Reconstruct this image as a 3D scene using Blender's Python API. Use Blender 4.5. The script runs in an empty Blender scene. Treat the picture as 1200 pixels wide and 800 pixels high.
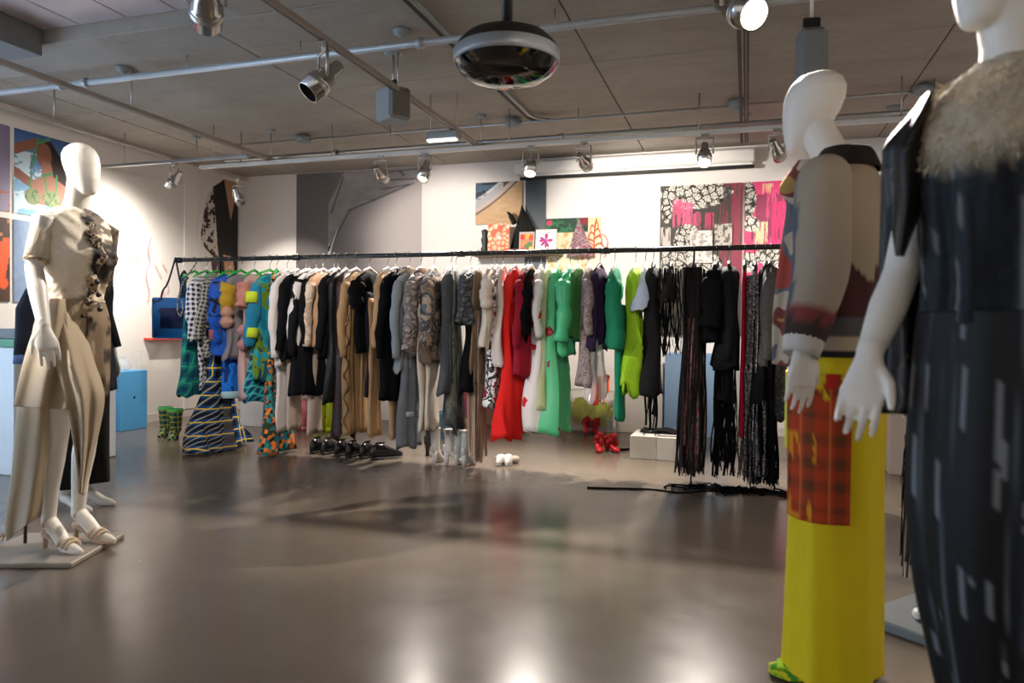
import bpy, math, random
import numpy as np
from mathutils import Vector, Matrix
random.seed(7); RNG = np.random.RandomState(11)
SC = bpy.context.scene; COL = SC.collection
PI = math.pi

# ------------------------------------------------------------------ camera, world, exposure
EYE, FPX = 1.1, 862.0
def _basis(v1=(875, 388), v2=(-2100, 357)):
    a = np.array([v1[0]-600, v1[1]-400, FPX]); a /= np.linalg.norm(a)
    b = -np.array([v2[0]-600, v2[1]-400, FPX]); b -= a*(a@b); b /= np.linalg.norm(b)
    return np.stack([b, a, np.cross(b, a)])
RW = _basis()
cam_d = bpy.data.cameras.new('camera'); cam = bpy.data.objects.new('camera', cam_d); COL.objects.link(cam)
cam_d.sensor_width = 36; cam_d.lens = FPX/1200*36
m = Matrix.Identity(4)
for i in range(3):
    m[i][0] = RW[i][0]; m[i][1] = -RW[i][1]; m[i][2] = -RW[i][2]
m[0][3], m[1][3], m[2][3] = 0, 0, EYE
cam.matrix_world = m
cam_d.dof.use_dof = True; cam_d.dof.focus_distance = 5.2; cam_d.dof.aperture_fstop = 2.6
cam_d.clip_start = 0.05
SC.camera = cam
W = bpy.data.worlds.new('daylight'); SC.world = W; W.use_nodes = True
bgn = W.node_tree.nodes['Background']; bgn.inputs[0].default_value = (0.55, 0.74, 1.0, 1); bgn.inputs[1].default_value = 4.5
SC.view_settings.view_transform = 'Standard'; SC.view_settings.look = 'None'
SC.view_settings.exposure = 0.15; SC.view_settings.gamma = 1.0; SC.view_settings.use_curve_mapping = False
SPOT = 1.0      # one dial for every spotlight

def ray(x, y): return RW @ np.array([x-600, y-400, FPX])
def atz(x, y, z=0.0):
    d = ray(x, y); return np.array([0, 0, EYE]) + d*((z-EYE)/d[2])
def aty(x, y, Y):
    d = ray(x, y); return np.array([0, 0, EYE]) + d*(Y/d[1])
def atx(x, y, X):
    d = ray(x, y); return np.array([0, 0, EYE]) + d*(X/d[0])

# ------------------------------------------------------------------ colour and node helpers
def lin(h):
    if isinstance(h, str):
        h = h.lstrip('#'); c = [int(h[i:i+2], 16)/255 for i in (0, 2, 4)]
    else: c = list(h)
    return tuple(((v/12.92) if v <= .04045 else ((v+.055)/1.055)**2.4) for v in c)
def c4(h): return lin(h)+(1.0,)
class NT:
    def __init__(s, name):
        s.m = bpy.data.materials.new(name); s.m.use_nodes = True
        s.t = s.m.node_tree; s.b = s.t.nodes['Principled BSDF']; s.o = s.t.nodes['Material Output']
        s._tc = None
    def n(s, typ, **k):
        nd = s.t.nodes.new(typ)
        for a, v in k.items(): setattr(nd, a, v)
        return nd
    def put(s, sock, v):
        if hasattr(v, 'links') or isinstance(v, bpy.types.NodeSocket): s.t.links.new(v, sock)
        else: sock.default_value = v
    def co(s, which='Object'):
        if s._tc is None: s._tc = s.n('ShaderNodeTexCoord')
        return s._tc.outputs[which]
    def math(s, op, a, b=0.0, c=0.0):
        nd = s.n('ShaderNodeMath', operation=op); s.put(nd.inputs[0], a); s.put(nd.inputs[1], b); s.put(nd.inputs[2], c); return nd.outputs[0]
    def mix(s, f, a, b):
        nd = s.n('ShaderNodeMix', data_type='RGBA'); s.put(nd.inputs[0], f); s.put(nd.inputs[6], a); s.put(nd.inputs[7], b); return nd.outputs[2]
    def noise(s, scale, detail=3, vec=None, rough=.55, dist=0.0):
        nd = s.n('ShaderNodeTexNoise'); s.put(nd.inputs['Vector'], s.co() if vec is None else vec)
        nd.inputs['Scale'].default_value = scale; nd.inputs['Detail'].default_value = detail; nd.inputs['Roughness'].default_value = rough
        nd.inputs['Distortion'].default_value = dist
        return nd.outputs[0]
    def voro(s, scale, out='Color', vec=None, feature='F1'):
        nd = s.n('ShaderNodeTexVoronoi', feature=feature); s.put(nd.inputs['Vector'], s.co() if vec is None else vec)
        nd.inputs['Scale'].default_value = scale; return nd.outputs[out]
    def scaled(s, vec, sc):
        nd = s.n('ShaderNodeMapping'); s.put(nd.inputs[0], vec); nd.inputs['Scale'].default_value = sc; return nd.outputs[0]
    def ramp(s, f, stops, const=False):
        nd = s.n('ShaderNodeValToRGB'); s.put(nd.inputs[0], f); r = nd.color_ramp
        if const: r.interpolation = 'CONSTANT'
        while len(r.elements) < len(stops): r.elements.new(.5)
        for e, (p, c) in zip(r.elements, stops): e.position = p; e.color = c
        return nd.outputs[0]
    def bump(s, h, strength=.3, dist=.01):
        nd = s.n('ShaderNodeBump'); nd.inputs['Strength'].default_value = strength; nd.inputs['Distance'].default_value = dist
        s.put(nd.inputs['Height'], h); s.t.links.new(nd.outputs[0], s.b.inputs['Normal'])
    def set(s, col=None, rough=.6, metal=0.0, spec=.5, sheen=0.0):
        if col is not None: s.put(s.b.inputs['Base Color'], col)
        s.put(s.b.inputs['Roughness'], rough); s.b.inputs['Metallic'].default_value = metal
        s.b.inputs['Specular IOR Level'].default_value = spec
        if sheen: s.b.inputs['Sheen Weight'].default_value = sheen
        return s
    def sheer(s, alpha):
        tr = s.n('ShaderNodeBsdfTransparent'); mx = s.n('ShaderNodeMixShader')
        s.put(mx.inputs[0], alpha); s.t.links.new(tr.outputs[0], mx.inputs[1]); s.t.links.new(s.b.outputs[0], mx.inputs[2])
        s.t.links.new(mx.outputs[0], s.o.inputs[0]); return s
CACHE = {}
def cached(f):
    def g(*a, **k):
        key = (f.__name__, repr(a), repr(sorted(k.items())))
        if key not in CACHE: CACHE[key] = f(*a, **k)
        return CACHE[key]
    return g
@cached
def paint(c, rough=.5, metal=0.0, var=.06, scale=12, spec=.5, bump=0.0):
    t = NT('paint'); n = t.noise(scale, 3)
    d = tuple(v*(1-var) for v in lin(c))+(1,); e = tuple(min(1, v*(1+var)) for v in lin(c))+(1,)
    t.set(t.mix(n, d, e), rough, metal, spec)
    if bump: t.bump(t.noise(scale*12, 2), bump, .004)
    return t.m
@cached
def cloth(c, rough=.85, var=.16, bump=.25, alpha=1.0, c2=None, scale=9, spec=.25, sheen=0.0):
    t = NT('cloth'); n = t.noise(scale, 4)
    d = tuple(v*(1-var) for v in lin(c))+(1,); e = c4(c2) if c2 else tuple(min(1, v*(1+var)) for v in lin(c))+(1,)
    t.set(t.mix(n, d, e), rough, 0, spec, sheen); t.bump(t.math('ADD', t.math('MULTIPLY', t.noise(160, 2), .12), t.noise(15, 4, t.scaled(t.co(), (1, 1, .22)), .6, .6)), bump*1.6, .025)
    if alpha < 1: t.sheer(alpha)
    return t.m
@cached
def plaid(base, c1, c2, size=.06, rough=.85):
    t = NT('plaid cloth'); sx = t.n('ShaderNodeSeparateXYZ'); t.put(sx.inputs[0], t.co('UV'))
    def band(a, lo):
        f = t.math('FRACT', t.math('DIVIDE', a, size)); return t.math('LESS_THAN', f, lo)
    u, v = sx.outputs[0], sx.outputs[1]
    s = t.math('MULTIPLY', t.math('ADD', band(u, .5), band(v, .5)), .5)
    col = t.mix(s, c4(base), c4(c1))
    u2 = t.math('ADD', u, size*.27); v2 = t.math('ADD', v, size*.27)
    col = t.mix(t.math('MAXIMUM', band(u2, .1), band(v2, .1)), col, c4(c2))
    t.set(col, rough, 0, .25); t.bump(t.noise(140, 2), .25, .003); return t.m
@cached
def patches(cols, scale=14, rough=.8, alpha=1.0, cells=False, detail=3, stretch=(1, 1, 1), dist=.6, bump=.3):
    t = NT('patterned cloth'); vec = t.scaled(t.co(), stretch)
    if cells:
        sp = t.n('ShaderNodeSeparateColor'); t.put(sp.inputs[0], t.voro(scale, 'Color', vec)); f = sp.outputs[0]
        st = [(i/len(cols), c4(c)) for i, c in enumerate(cols)]
    else:
        f = t.noise(scale, detail, vec, .6, dist); k = len(cols); lo, hi = .34, .66
        st = [(0 if i == 0 else lo+(hi-lo)*i/k, c4(c)) for i, c in enumerate(cols)]
    t.set(t.ramp(f, st, True), rough, 0, .3); t.bump(t.noise(90, 3), bump, .005)
    if alpha < 1: t.sheer(alpha)
    return t.m
@cached
def spots(base, spot, scale=7, size=.25, rough=.8, alpha=1.0, core=None, core_size=.1):
    t = NT('spotted cloth'); nv = t.n('ShaderNodeVectorMath', operation='ADD'); t.put(nv.inputs[0], t.co())
    nn = t.n('ShaderNodeTexNoise'); nn.inputs['Scale'].default_value = 20; t.put(nn.inputs['Vector'], t.co())
    ml = t.n('ShaderNodeVectorMath', operation='SCALE'); t.put(ml.inputs[0], nn.outputs['Color']); ml.inputs['Scale'].default_value = .06
    t.put(nv.inputs[1], ml.outputs[0])
    d = t.voro(scale, 'Distance', nv.outputs[0]); col = t.mix(t.math('LESS_THAN', d, size), c4(base), c4(spot))
    if core: col = t.mix(t.math('LESS_THAN', d, core_size), col, c4(core))
    t.set(col, rough, 0, .3); t.bump(t.noise(70, 3), .25, .004)
    if alpha < 1: t.sheer(t.math('MAXIMUM', alpha, t.math('LESS_THAN', d, size)))
    return t.m
@cached
def quilt(c1, c2, scale=13, rough=.6):
    t = NT('quilted cloth'); e = t.voro(scale, 'Distance', t.scaled(t.co(), (1, 1, 1.6)), 'DISTANCE_TO_EDGE')
    f = t.ramp(e, [(0, (0, 0, 0, 1)), (.22, (1, 1, 1, 1))])
    t.set(t.mix(f, c4(c1), t.mix(t.noise(5, 2), c4(c2), c4(c1))), rough, 0, .4); t.bump(f, .8, .02); return t.m
@cached
def fur(c1, c2, c3=None):
    t = NT('fluffy cloth'); n = t.noise(26, 6, None, .7); col = t.mix(n, c4(c1), c4(c2))
    if c3: col = t.mix(t.math('GREATER_THAN', t.noise(9, 2, None, .5, .8), .62), col, c4(c3))
    t.set(col, .95, 0, .1, .12); t.bump(t.noise(120, 6, None, .75), 1.0, .03); return t.m
@cached
def vcol(rough=.6, spec=.4, bump=.0, bs=60):
    t = NT('printed surface'); a = t.n('ShaderNodeAttribute'); a.attribute_name = 'Col'
    t.set(a.outputs['Color'], rough, 0, spec)
    if bump: t.bump(t.noise(bs, 4), bump, .01)
    return t.m
@cached
def glow(c, s):
    t = NT('lamp glow'); e = t.n('ShaderNodeEmission'); e.inputs[0].default_value = c4(c); e.inputs[1].default_value = s
    t.t.links.new(e.outputs[0], t.o.inputs[0]); return t.m
@cached
def glass(c='#ffffff', rough=.03, alpha=.25):
    t = NT('clear film'); t.set(c4(c), rough, 0, .8); t.sheer(alpha); return t.m

# ------------------------------------------------------------------ mesh helpers
class MB:
    def __init__(s): s.v = []; s.f = []; s.uv = []; s.n = 0
    def add(s, v, f, uv=None):
        v = np.asarray(v, float).reshape(-1, 3); s.v.append(v)
        s.uv.append(np.asarray(uv, float).reshape(-1, 2) if uv is not None else v[:, [1, 2]])
        s.f += [tuple(i+s.n for i in q) for q in f]; s.n += len(v); return s
    def box(s, lo, hi, M=None):
        x0, y0, z0 = lo; x1, y1, z1 = hi
        v = np.array([(x0,y0,z0),(x1,y0,z0),(x1,y1,z0),(x0,y1,z0),(x0,y0,z1),(x1,y0,z1),(x1,y1,z1),(x0,y1,z1)], float)
        if M is not None: v = np.array([M @ Vector(p) for p in v])
        return s.add(v, [(3,2,1,0),(4,5,6,7),(0,1,5,4),(1,2,6,5),(2,3,7,6),(3,0,4,7)])
    def bbox(s, lo, hi, b=.01, M=None):       # box with chamfered edges
        lo = np.array(lo, float); hi = np.array(hi, float); c = (lo+hi)/2; h = (hi-lo)/2; b = min(b, *(h*.45))
        bm = MB(); pts = []
        import itertools
        ids = {}
        for sx, sy, sz in itertools.product((-1, 1), repeat=3):
            for ax in range(3):
                p = np.array([sx, sy, sz])*(h-b); p[ax] += (sx, sy, sz)[ax]*b; ids[(sx, sy, sz, ax)] = len(pts); pts.append(c+p)
        F = []
        for ax in range(3):
            o = [a for a in range(3) if a != ax]
            for sg in (-1, 1):
                q = []
                for (a, d) in ((-1,-1),(1,-1),(1,1),(-1,1)):
                    k = [0,0,0]; k[ax] = sg; k[o[0]] = a; k[o[1]] = d; q.append(ids[(*k, ax)])
                F.append(q if (sg > 0) == (ax != 1) else q[::-1])
        for ax in range(3):                     # edges along ax
            o = [a for a in range(3) if a != ax]
            for a in (-1, 1):
                for d in (-1, 1):
                    k0 = [0,0,0]; k1 = [0,0,0]; k0[ax] = -1; k1[ax] = 1
                    for k in (k0, k1): k[o[0]] = a; k[o[1]] = d
                    F.append([ids[(*k0, o[0])], ids[(*k1, o[0])], ids[(*k1, o[1])], ids[(*k0, o[1])]])
        for sx, sy, sz in itertools.product((-1, 1), repeat=3): F.append([ids[(sx, sy, sz, a)] for a in range(3)])
        v = np.array(pts)
        if M is not None: v = np.array([M @ Vector(p) for p in v])
        return s.add(v, F)
    def grid(s, P, closed=False, cap=False, uv=None):      # P [rows, cols, 3]
        P = np.asarray(P, float); R, C = P.shape[:2]; base = P.reshape(-1, 3)
        if uv is None:
            d = np.linalg.norm(np.diff(P, axis=1), axis=2); u = np.concatenate([np.zeros((R, 1)), np.cumsum(d, 1)], 1)
            e = np.linalg.norm(np.diff(P, axis=0), axis=2).mean(1); v = np.concatenate([[0], np.cumsum(e)])
            uv = np.stack([u, np.repeat(v[:, None], C, 1)], 2)
        F = []; cc = C if closed else C-1
        for i in range(R-1):
            for j in range(cc):
                k = (j+1) % C; F.append((i*C+j, i*C+k, (i+1)*C+k, (i+1)*C+j))
        if cap: F.append(tuple(range(C))[::-1]); F.append(tuple((R-1)*C+j for j in range(C)))
        return s.add(base, F, uv.reshape(-1, 2))
    def tube(s, path, rad, n=10, flat=1.0, up=None, cap=True):
        P = np.array([np.array(p, float) for p in path]); K = len(P)
        r = np.full(K, rad) if np.isscalar(rad) else np.array(rad, float)
        T = np.gradient(P, axis=0); T /= np.linalg.norm(T, axis=1)[:, None]+1e-12
        ref = np.array(up if up is not None else ((0, 0, 1) if abs(T[0][2]) < .9 else (1, 0, 0)), float)
        A = np.zeros_like(P); a = ref - T[0]*(ref@T[0]); a /= np.linalg.norm(a)+1e-12; A[0] = a
        for i in range(1, K):
            a = A[i-1] - T[i]*(A[i-1]@T[i]); A[i] = a/(np.linalg.norm(a)+1e-12)
        B = np.cross(T, A); th = np.arange(n)*2*PI/n
        G = P[:, None]+r[:, None, None]*(np.cos(th)[None, :, None]*A[:, None]*flat+np.sin(th)[None, :, None]*B[:, None])
        return s.grid(G, True, cap)
    def lathe(s, prof, n=24, M=None, cap=False):
        th = np.arange(n)*2*PI/n
        G = np.array([[(r*math.cos(a), r*math.sin(a), z) for a in th] for r, z in prof])
        if M is not None: G = np.array([[M @ Vector(p) for p in row] for row in G])
        return s.grid(G, True, cap)
    def build(s, name, mat, parent=None, smooth=True, loc=None, col=None, solid=0.0):
        me = bpy.data.meshes.new(name); V = np.concatenate(s.v); me.from_pydata(V.tolist(), [], s.f)
        uvl = me.uv_layers.new(name='UVMap'); U = np.concatenate(s.uv)
        li = np.empty(len(me.loops), np.int32); me.loops.foreach_get('vertex_index', li)
        uvl.data.foreach_set('uv', U[li].astype(np.float32).ravel())
        if col is not None:
            at = me.color_attributes.new('Col', 'FLOAT_COLOR', 'POINT')
            c = np.ones((len(V), 4), np.float32); c[:, :3] = col(V) if callable(col) else col; at.data.foreach_set('color', c.ravel())
        if smooth: me.polygons.foreach_set('use_smooth', np.ones(len(me.polygons), bool))
        me.materials.append(mat); me.update()
        o = bpy.data.objects.new(name, me); COL.objects.link(o)
        if parent is not None: o.parent = parent
        if loc is not None: o.location = loc
        if solid:
            md = o.modifiers.new('thickness', 'SOLIDIFY'); md.thickness = solid; md.offset = 0
        return o
def tag(o, label, cat, group=None, kind=None):
    o['label'] = label; o['category'] = cat
    if group: o['group'] = group
    if kind: o['kind'] = kind
    return o
def empty(name, loc, label, cat, group=None, rz=0):
    o = bpy.data.objects.new(name, None); COL.objects.link(o); o.location = Vector(loc); o.rotation_euler = (0, 0, rz)
    o.empty_display_size = .05; return tag(o, label, cat, group)
def struct(o): o['kind'] = 'structure'; return o
def stuff(o): o['kind'] = 'stuff'; return o
def spline(pts, n):
    P = np.array(pts, float); K = len(P); t = np.linspace(0, K-1, n); out = []
    for x in t:
        i = min(int(x), K-2); f = x-i; p0 = P[max(i-1, 0)]; p1 = P[i]; p2 = P[i+1]; p3 = P[min(i+2, K-1)]
        out.append(.5*((2*p1)+(-p0+p2)*f+(2*p0-5*p1+4*p2-p3)*f*f+(-p0+3*p1-3*p2+p3)*f**3))
    return np.array(out)
def aim(frm, to):      # matrix whose -Z looks from frm to to
    d = Vector(to)-Vector(frm); return Matrix.Translation(Vector(frm)) @ d.to_track_quat('-Z', 'Y').to_matrix().to_4x4()

# numpy value noise for printed pictures
_NG = RNG.rand(64, 64)
def vnoise(x, y):
    xi = np.floor(x).astype(int); yi = np.floor(y).astype(int); fx = x-xi; fy = y-yi; fx = fx*fx*(3-2*fx); fy = fy*fy*(3-2*fy)
    g = lambda a, b: _NG[a % 64, b % 64]
    return (g(xi, yi)*(1-fx)+g(xi+1, yi)*fx)*(1-fy)+(g(xi, yi+1)*(1-fx)+g(xi+1, yi+1)*fx)*fy
def fbm(x, y, o=4): return sum(vnoise(x*2**i+i*7, y*2**i+i*3)*.5**i for i in range(o))/1.9
def inpoly(x, y, pts):
    m = np.zeros(x.shape, bool); n = len(pts)
    for i in range(n):
        x0, y0 = pts[i]; x1, y1 = pts[(i+1) % n]
        if y0 == y1: continue
        c = ((y0 > y) != (y1 > y)) & (x < (x1-x0)*(y-y0)/(y1-y0)+x0); m ^= c
    return m
def segd(x, y, a, b):
    ax, ay = a; bx, by = b; dx, dy = bx-ax, by-ay; t = np.clip(((x-ax)*dx+(y-ay)*dy)/(dx*dx+dy*dy+1e-9), 0, 1)
    return np.hypot(x-ax-t*dx, y-ay-t*dy)
def put(c, m, col):
    if m.dtype == bool: m = m.astype(float)
    m = m[..., None]; return c*(1-m)+np.array(lin(col) if isinstance(col, str) else col)*m
def flat(col, like): return np.ones(like.shape+(3,))*np.array(lin(col))
def cells(x, y, k, seed=3):
    r = np.random.RandomState(seed).rand(40, 40, 2); xi = np.floor(x*k).astype(int); yi = np.floor(y*k).astype(int)
    d1 = np.full(x.shape, 9.); d2 = d1.copy(); an = d1*0
    for a in (-1, 0, 1):
        for b in (-1, 0, 1):
            p = r[(xi+a) % 40, (yi+b) % 40]; dx_ = x*k-(xi+a+p[..., 0]); dy_ = y*k-(yi+b+p[..., 1]); d = np.hypot(dx_, dy_); an = np.where(d < d1, np.arctan2(dy_, dx_), an)
            d2 = np.minimum(np.maximum(d1, d), d2); d1 = np.minimum(d1, d)
    cells.angle = an; return d1, d2
def panel(name, P00, P10, P01, thick, fn, nu, nv, mat=None, parent=None):
    """flat print: P00 lower left, P10 lower right, P01 upper left as seen from the room; fn(u, v) gives linear colour (v up)"""
    P00, P10, P01 = map(lambda p: np.array(p, float), (P00, P10, P01)); U, V = np.meshgrid(np.linspace(0, 1, nu), np.linspace(0, 1, nv))
    G = P00+U[..., None]*(P10-P00)+V[..., None]*(P01-P00); nrm = np.cross(P10-P00, P01-P00); nrm /= np.linalg.norm(nrm)
    b = MB(); b.grid(G); n0 = b.n
    e = [P00, P10, P10+P01-P00, P01]; b.add(e+[p-nrm*thick for p in e], [(4, 5, 1, 0), (5, 6, 2, 1), (6, 7, 3, 2), (7, 4, 0, 3), (7, 6, 5, 4)])
    C = fn(U, V).reshape(-1, 3); edge = np.tile(C[:1]*.6+.2, (8, 1))
    return b.build(name, mat or vcol(), parent, smooth=False, col=np.concatenate([C, edge]))

# ------------------------------------------------------------------ materials of the room
def wall_mat():
    t = NT('white wall paint'); n = t.noise(1.3, 4)
    t.set(t.mix(n, c4('#d9d4ce'), c4('#e6e2dd')), .7, 0, .25); t.bump(t.noise(90, 3), .05, .003); return t.m
def concrete_mat():
    t = NT('cast concrete'); n = t.noise(1.1, 6, t.scaled(t.co(), (1, 2.2, 1)), .65, .6); n2 = t.noise(14, 5, None, .7)
    c = t.mix(n, c4('#8b847b'), c4('#bcb5ab')); c = t.mix(t.math('MULTIPLY', n2, .35), c, c4('#6b635a'))
    st = t.noise(3.2, 5, t.scaled(t.co(), (.5, 5, 1)), .7); c = t.mix(t.math('MULTIPLY', t.math('GREATER_THAN', st, .6), .12), c, c4('#564e46'))
    t.set(c, .8, 0, .2); t.bump(n2, .12, .01); return t.m
def floor_mat():
    t = NT('polished concrete'); n = t.noise(.7, 6, None, .6, .5); n2 = t.noise(4.5, 6, None, .65, .8); n3 = t.noise(220, 3)
    c = t.mix(n, c4('#574d43'), c4('#7a6d60')); c = t.mix(t.math('MULTIPLY', n2, .4), c, c4('#3f3730'))
    c = t.mix(t.math('MULTIPLY', n3, .12), c, c4('#b0a698'))
    r = t.n('ShaderNodeMapRange'); t.put(r.inputs[0], t.noise(2.5, 5, None, .7)); r.inputs[3].default_value = .15; r.inputs[4].default_value = .32
    t.set(c, r.outputs[0], 0, .24); t.b.inputs['Coat Weight'].default_value = .06; t.b.inputs['Coat Roughness'].default_value = .12
    t.bump(t.noise(7, 3), .025, .01); return t.m
WALL, CONC, FLOOR = wall_mat(), concrete_mat(), floor_mat()
STEEL = paint('#a6a8a8', .35, .9, .1, 20); TRACKM = paint('#9a9188', .55, 0.0, .06, 8); GREYBOX = paint('#8b9192', .6)
BLACK = paint('#141414', .45); CHROME = paint('#c4c2bf', .18, 1.0, .05); ALU = paint('#b5b1aa', .35, .85)
DARKIN = paint('#0a0a0a', .6); WHITEP = paint('#e4e1dc', .5)

# ------------------------------------------------------------------ shell
XL, XR, YB, YF, ZC = -6.45, 3.4, 8.2, -2.6, 3.06
struct(MB().box((XL-.2, YF-.2, -.1), (XR+.2, YB+.2, 0)).build('floor', FLOOR, smooth=False))
struct(MB().box((XL-.2, YB, 0), (XR+.2, YB+.2, ZC+.4)).build('wall_back', WALL, smooth=False))
b = MB(); b.box((XL-.2, 4.3, 0), (XL, YB, ZC+.4)); b.box((XL-.2, YF, 2.75), (XL, 4.3, ZC+.4)); b.box((XL-.2, YF, 0), (XL, 4.3, .25))
struct(b.build('wall_left', WALL, smooth=False))
struct(MB().box((XR, YF-.2, 0), (XR+.2, YB, ZC+.4)).build('wall_right', WALL, smooth=False))
struct(MB().box((XL-.2, YF-.2, 0), (XR, YF, ZC+.4)).build('wall_front', WALL, smooth=False))
wf = struct(MB().box((XL-.12, 4.24, .25), (XL-.06, 4.3, 2.75)).build('window_1', paint('#3a3d3f', .4), smooth=False))
for y in np.arange(YF, 4.2, 1.37): MB().box((XL-.12, y, .25), (XL-.06, y+.06, 2.75)).build('mullion', paint('#3a3d3f', .4), wf, False)
for y in np.arange(YF, 4.2, 1.37)[:5]: MB().box((XL-.095, y+.06, .25), (XL-.085, y+1.37, 2.75)).build('pane', glass('#dfeaf0', .02, .08), wf, False)
ce = struct(MB().box((XL-.2, YF-.2, ZC+.30), (XR+.2, YB+.2, ZC+.4)).build('ceiling', CONC, smooth=False))
xs = [XL, -5.75, -3.42, -1.1, 1.23, XR]; ys = [3.95, 5.35, 6.75, YB]
for i in range(5):
    for j in range(3):
        dz = random.uniform(0, .004)
        MB().bbox((xs[i]+.004, ys[j]+.004, ZC+dz), (xs[i+1]-.004, ys[j+1]-.004, ZC+.3), .006).build('ceiling_panel', CONC, ce, False)
for x0, x1 in ((-3.1, -1.1), (-1.1, 1.23), (1.23, XR)):
    for y0, y1 in ((YF, 1.15), (1.15, 2.55), (2.55, 3.95)):
        MB().bbox((x0+.004, y0+.004, ZC+random.uniform(0, .004)), (x1-.004, y1-.004, ZC+.3), .006).build('ceiling_panel', CONC, ce, False)
pm = paint('#bfb0b0', .45, 0, .1, 3)
x = XL
while x < -3.12:
    x1 = min(x+.41, -3.1); MB().bbox((x+.004, YF, ZC+.10), (x1-.004, 3.95, ZC+.14), .004).build('ceiling_plank', pm, ce, False); x = x1
# downstand duct stub in the recess
tag(MB().bbox((-6.2, 3.45, 2.97), (-4.72, 3.93, ZC+.10), .006).build('ceiling_duct', paint('#6e7274', .6), smooth=False), 'grey boxed duct end at the edge of the metal planked ceiling', 'duct')
struct(MB().box((XL, 4.35, 0), (XL+.012, YB, .09)).build('baseboard_left', paint('#cfc9c3', .5), smooth=False))
struct(MB().box((XL+.012, YB-.012, 0), (XR, YB, .09)).build('baseboard_back', paint('#cfc9c3', .5), smooth=False))
# panelling in front of the left wall, near the corner
struct(MB().bbox((XL, 7.22, .09), (XL+.02, 8.188, ZC), .004).build('trim_1', WALL, smooth=False))

# ------------------------------------------------------------------ ceiling services
def pipe(name, label, cat, pts, r, mat, clips=(), rods=()):
    o = MB().tube(pts, r, 10).build(name, mat); tag(o, label, cat)
    for p in clips: MB().tube([np.array(p)-[.02, 0, 0], np.array(p)+[.02, 0, 0]], r*1.5, 10).build('pipe_clip', mat, o)
    for (x, y, z) in rods: MB().tube([(x, y, z), (x, y, ZC+.002)], .005, 6).build('hanging_rod', ALU, o)
    return o
Y1 = 4.4; ps = paint('#b4b8ba', .4, .35)
pipe('steel_pipe', 'long thick steel pipe running across the near ceiling behind the black dome', 'pipe', [(-6.35, Y1, 2.95), (XR-.02, Y1, 2.95)], .024, ps,
     [(-5.1, Y1, 2.95), (-4.85, Y1, 2.95), (-2.05, Y1, 2.95)], [(-3.9, Y1, 2.96), (-2.95, Y1, 2.96), (-1.15, Y1, 2.96), (.6, Y1, 2.96)])
pipe('steel_pipe', 'thin steel pipe crossing the far ceiling just above the white lamp track', 'pipe', [(-5.2, 6.42, 2.82), (XR-.02, 6.42, 2.82)], .02, STEEL,
     [(-3.9, 6.42, 2.82), (-1.6, 6.42, 2.82), (.6, 6.42, 2.82)], [(-3.3, 6.42, 2.83), (-1.45, 6.42, 2.83), (1.35, 6.42, 2.83)])
cd = pipe('conduit', 'narrow conduit with junction boxes across the far ceiling', 'conduit', [(-5.3, 6.55, 3.01), (XR-.02, 6.55, 3.01)], .012, STEEL)
for x in (-4.35, -2.1, -.1, 1.3): MB().lathe([(0, 2.975), (.06, 2.975), (.075, 3.0), (.075, 3.045), (0, 3.045)], 16, Matrix.Translation((x, 6.55, 0))).build('junction_box', GREYBOX, cd)
pipe('conduit', 'pair of thin conduits running back from the black dome to the far ceiling', 'conduit', [(-1.9, 1.5, 3.03), (-1.9, 6.40, 3.03), (-1.86, 6.50, 3.025), (-1.75, 6.535, 3.02)], .012, STEEL)
MB().tube([(-1.95, 1.5, 3.03), (-1.95, 6.45, 3.03), (-1.9, 6.56, 3.025), (-1.75, 6.575, 3.02)], .012, 8).build('second_conduit', paint('#55514c', .5), bpy.data.objects['conduit.001'])
def track(label, x, y0, y1, z, w=.05, h=.035, mat=TRACKM, rods=()):
    o = MB().bbox((x-w/2, y0, z), (x+w/2, y1, z+h), .004).build('lighting_track', mat, smooth=False); tag(o, label, 'track', 'ceiling lighting tracks')
    MB().box((x-w*.2, y0+.01, z-.002), (x+w*.2, y1-.01, z+.001)).build('track_slot', paint('#6d655d', .6), o, False)
    for y in rods:
        MB().tube([(x, y, z+h), (x, y, ZC+.001)], .006, 6).build('hanging_rod', ALU, o)
        MB().lathe([(0, ZC-.025), (.03, ZC-.025), (.045, ZC), (0, ZC)], 14, Matrix.Translation((x, y, 0))).build('ceiling_rose', GREYBOX, o)
    return o
track('second beige track from the left wall, ending at the far left of the room', -4.56, 1.2, 6.7, 2.75, rods=(2.4, 4.55, 6.3))
track('beige track in the middle carrying the large chrome spotlight', -2.36, .6, 6.72, 2.75, rods=(2.0, 4.7, 6.4))
track('beige track hanging closest to the left wall above the photo prints', -5.46, 1.2, 7.1, 2.75, rods=(2.4, 4.65, 6.3))
o = track('dark twin rail track running straight back on the right of the ceiling', -.03, .2, 7.4, 2.9, .035, .03, paint('#171412', .6), rods=(2.2, 4.9, 7.0))
MB().bbox((-.085, .2, 2.9), (-.06, 7.4, 2.93), .003).build('second_rail', paint('#2e2823', .6), o, False)
YT = 6.28
o = MB().bbox((-5.4, YT-.025, 2.715), (XR-.02, YT+.025, 2.75), .004).build('lighting_track', paint('#cfcdc9', .5), smooth=False); tag(o, 'long white lamp track crossing the room above the clothes rail', 'track', 'ceiling lighting tracks')
for x in (-4.9, -3.85, -2.05, -.4, 1.1): MB().tube([(x, YT, 2.75), (x, YT, ZC+.001)], .006, 6).build('hanging_rod', ALU, o)
tl = tag(MB().bbox((-6.38, 5.98, 2.72), (-4.6, 6.02, 2.75), .003).build('lighting_track', STEEL, smooth=False), 'short steel crossbar track at the left wall carrying two spotlights', 'track', 'ceiling lighting tracks')
for x in (-6.1, -5.0): MB().tube([(x, 6.0, 2.75), (x, 6.0, ZC+.001)], .005, 6).build('hanging_rod', ALU, tl)

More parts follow.
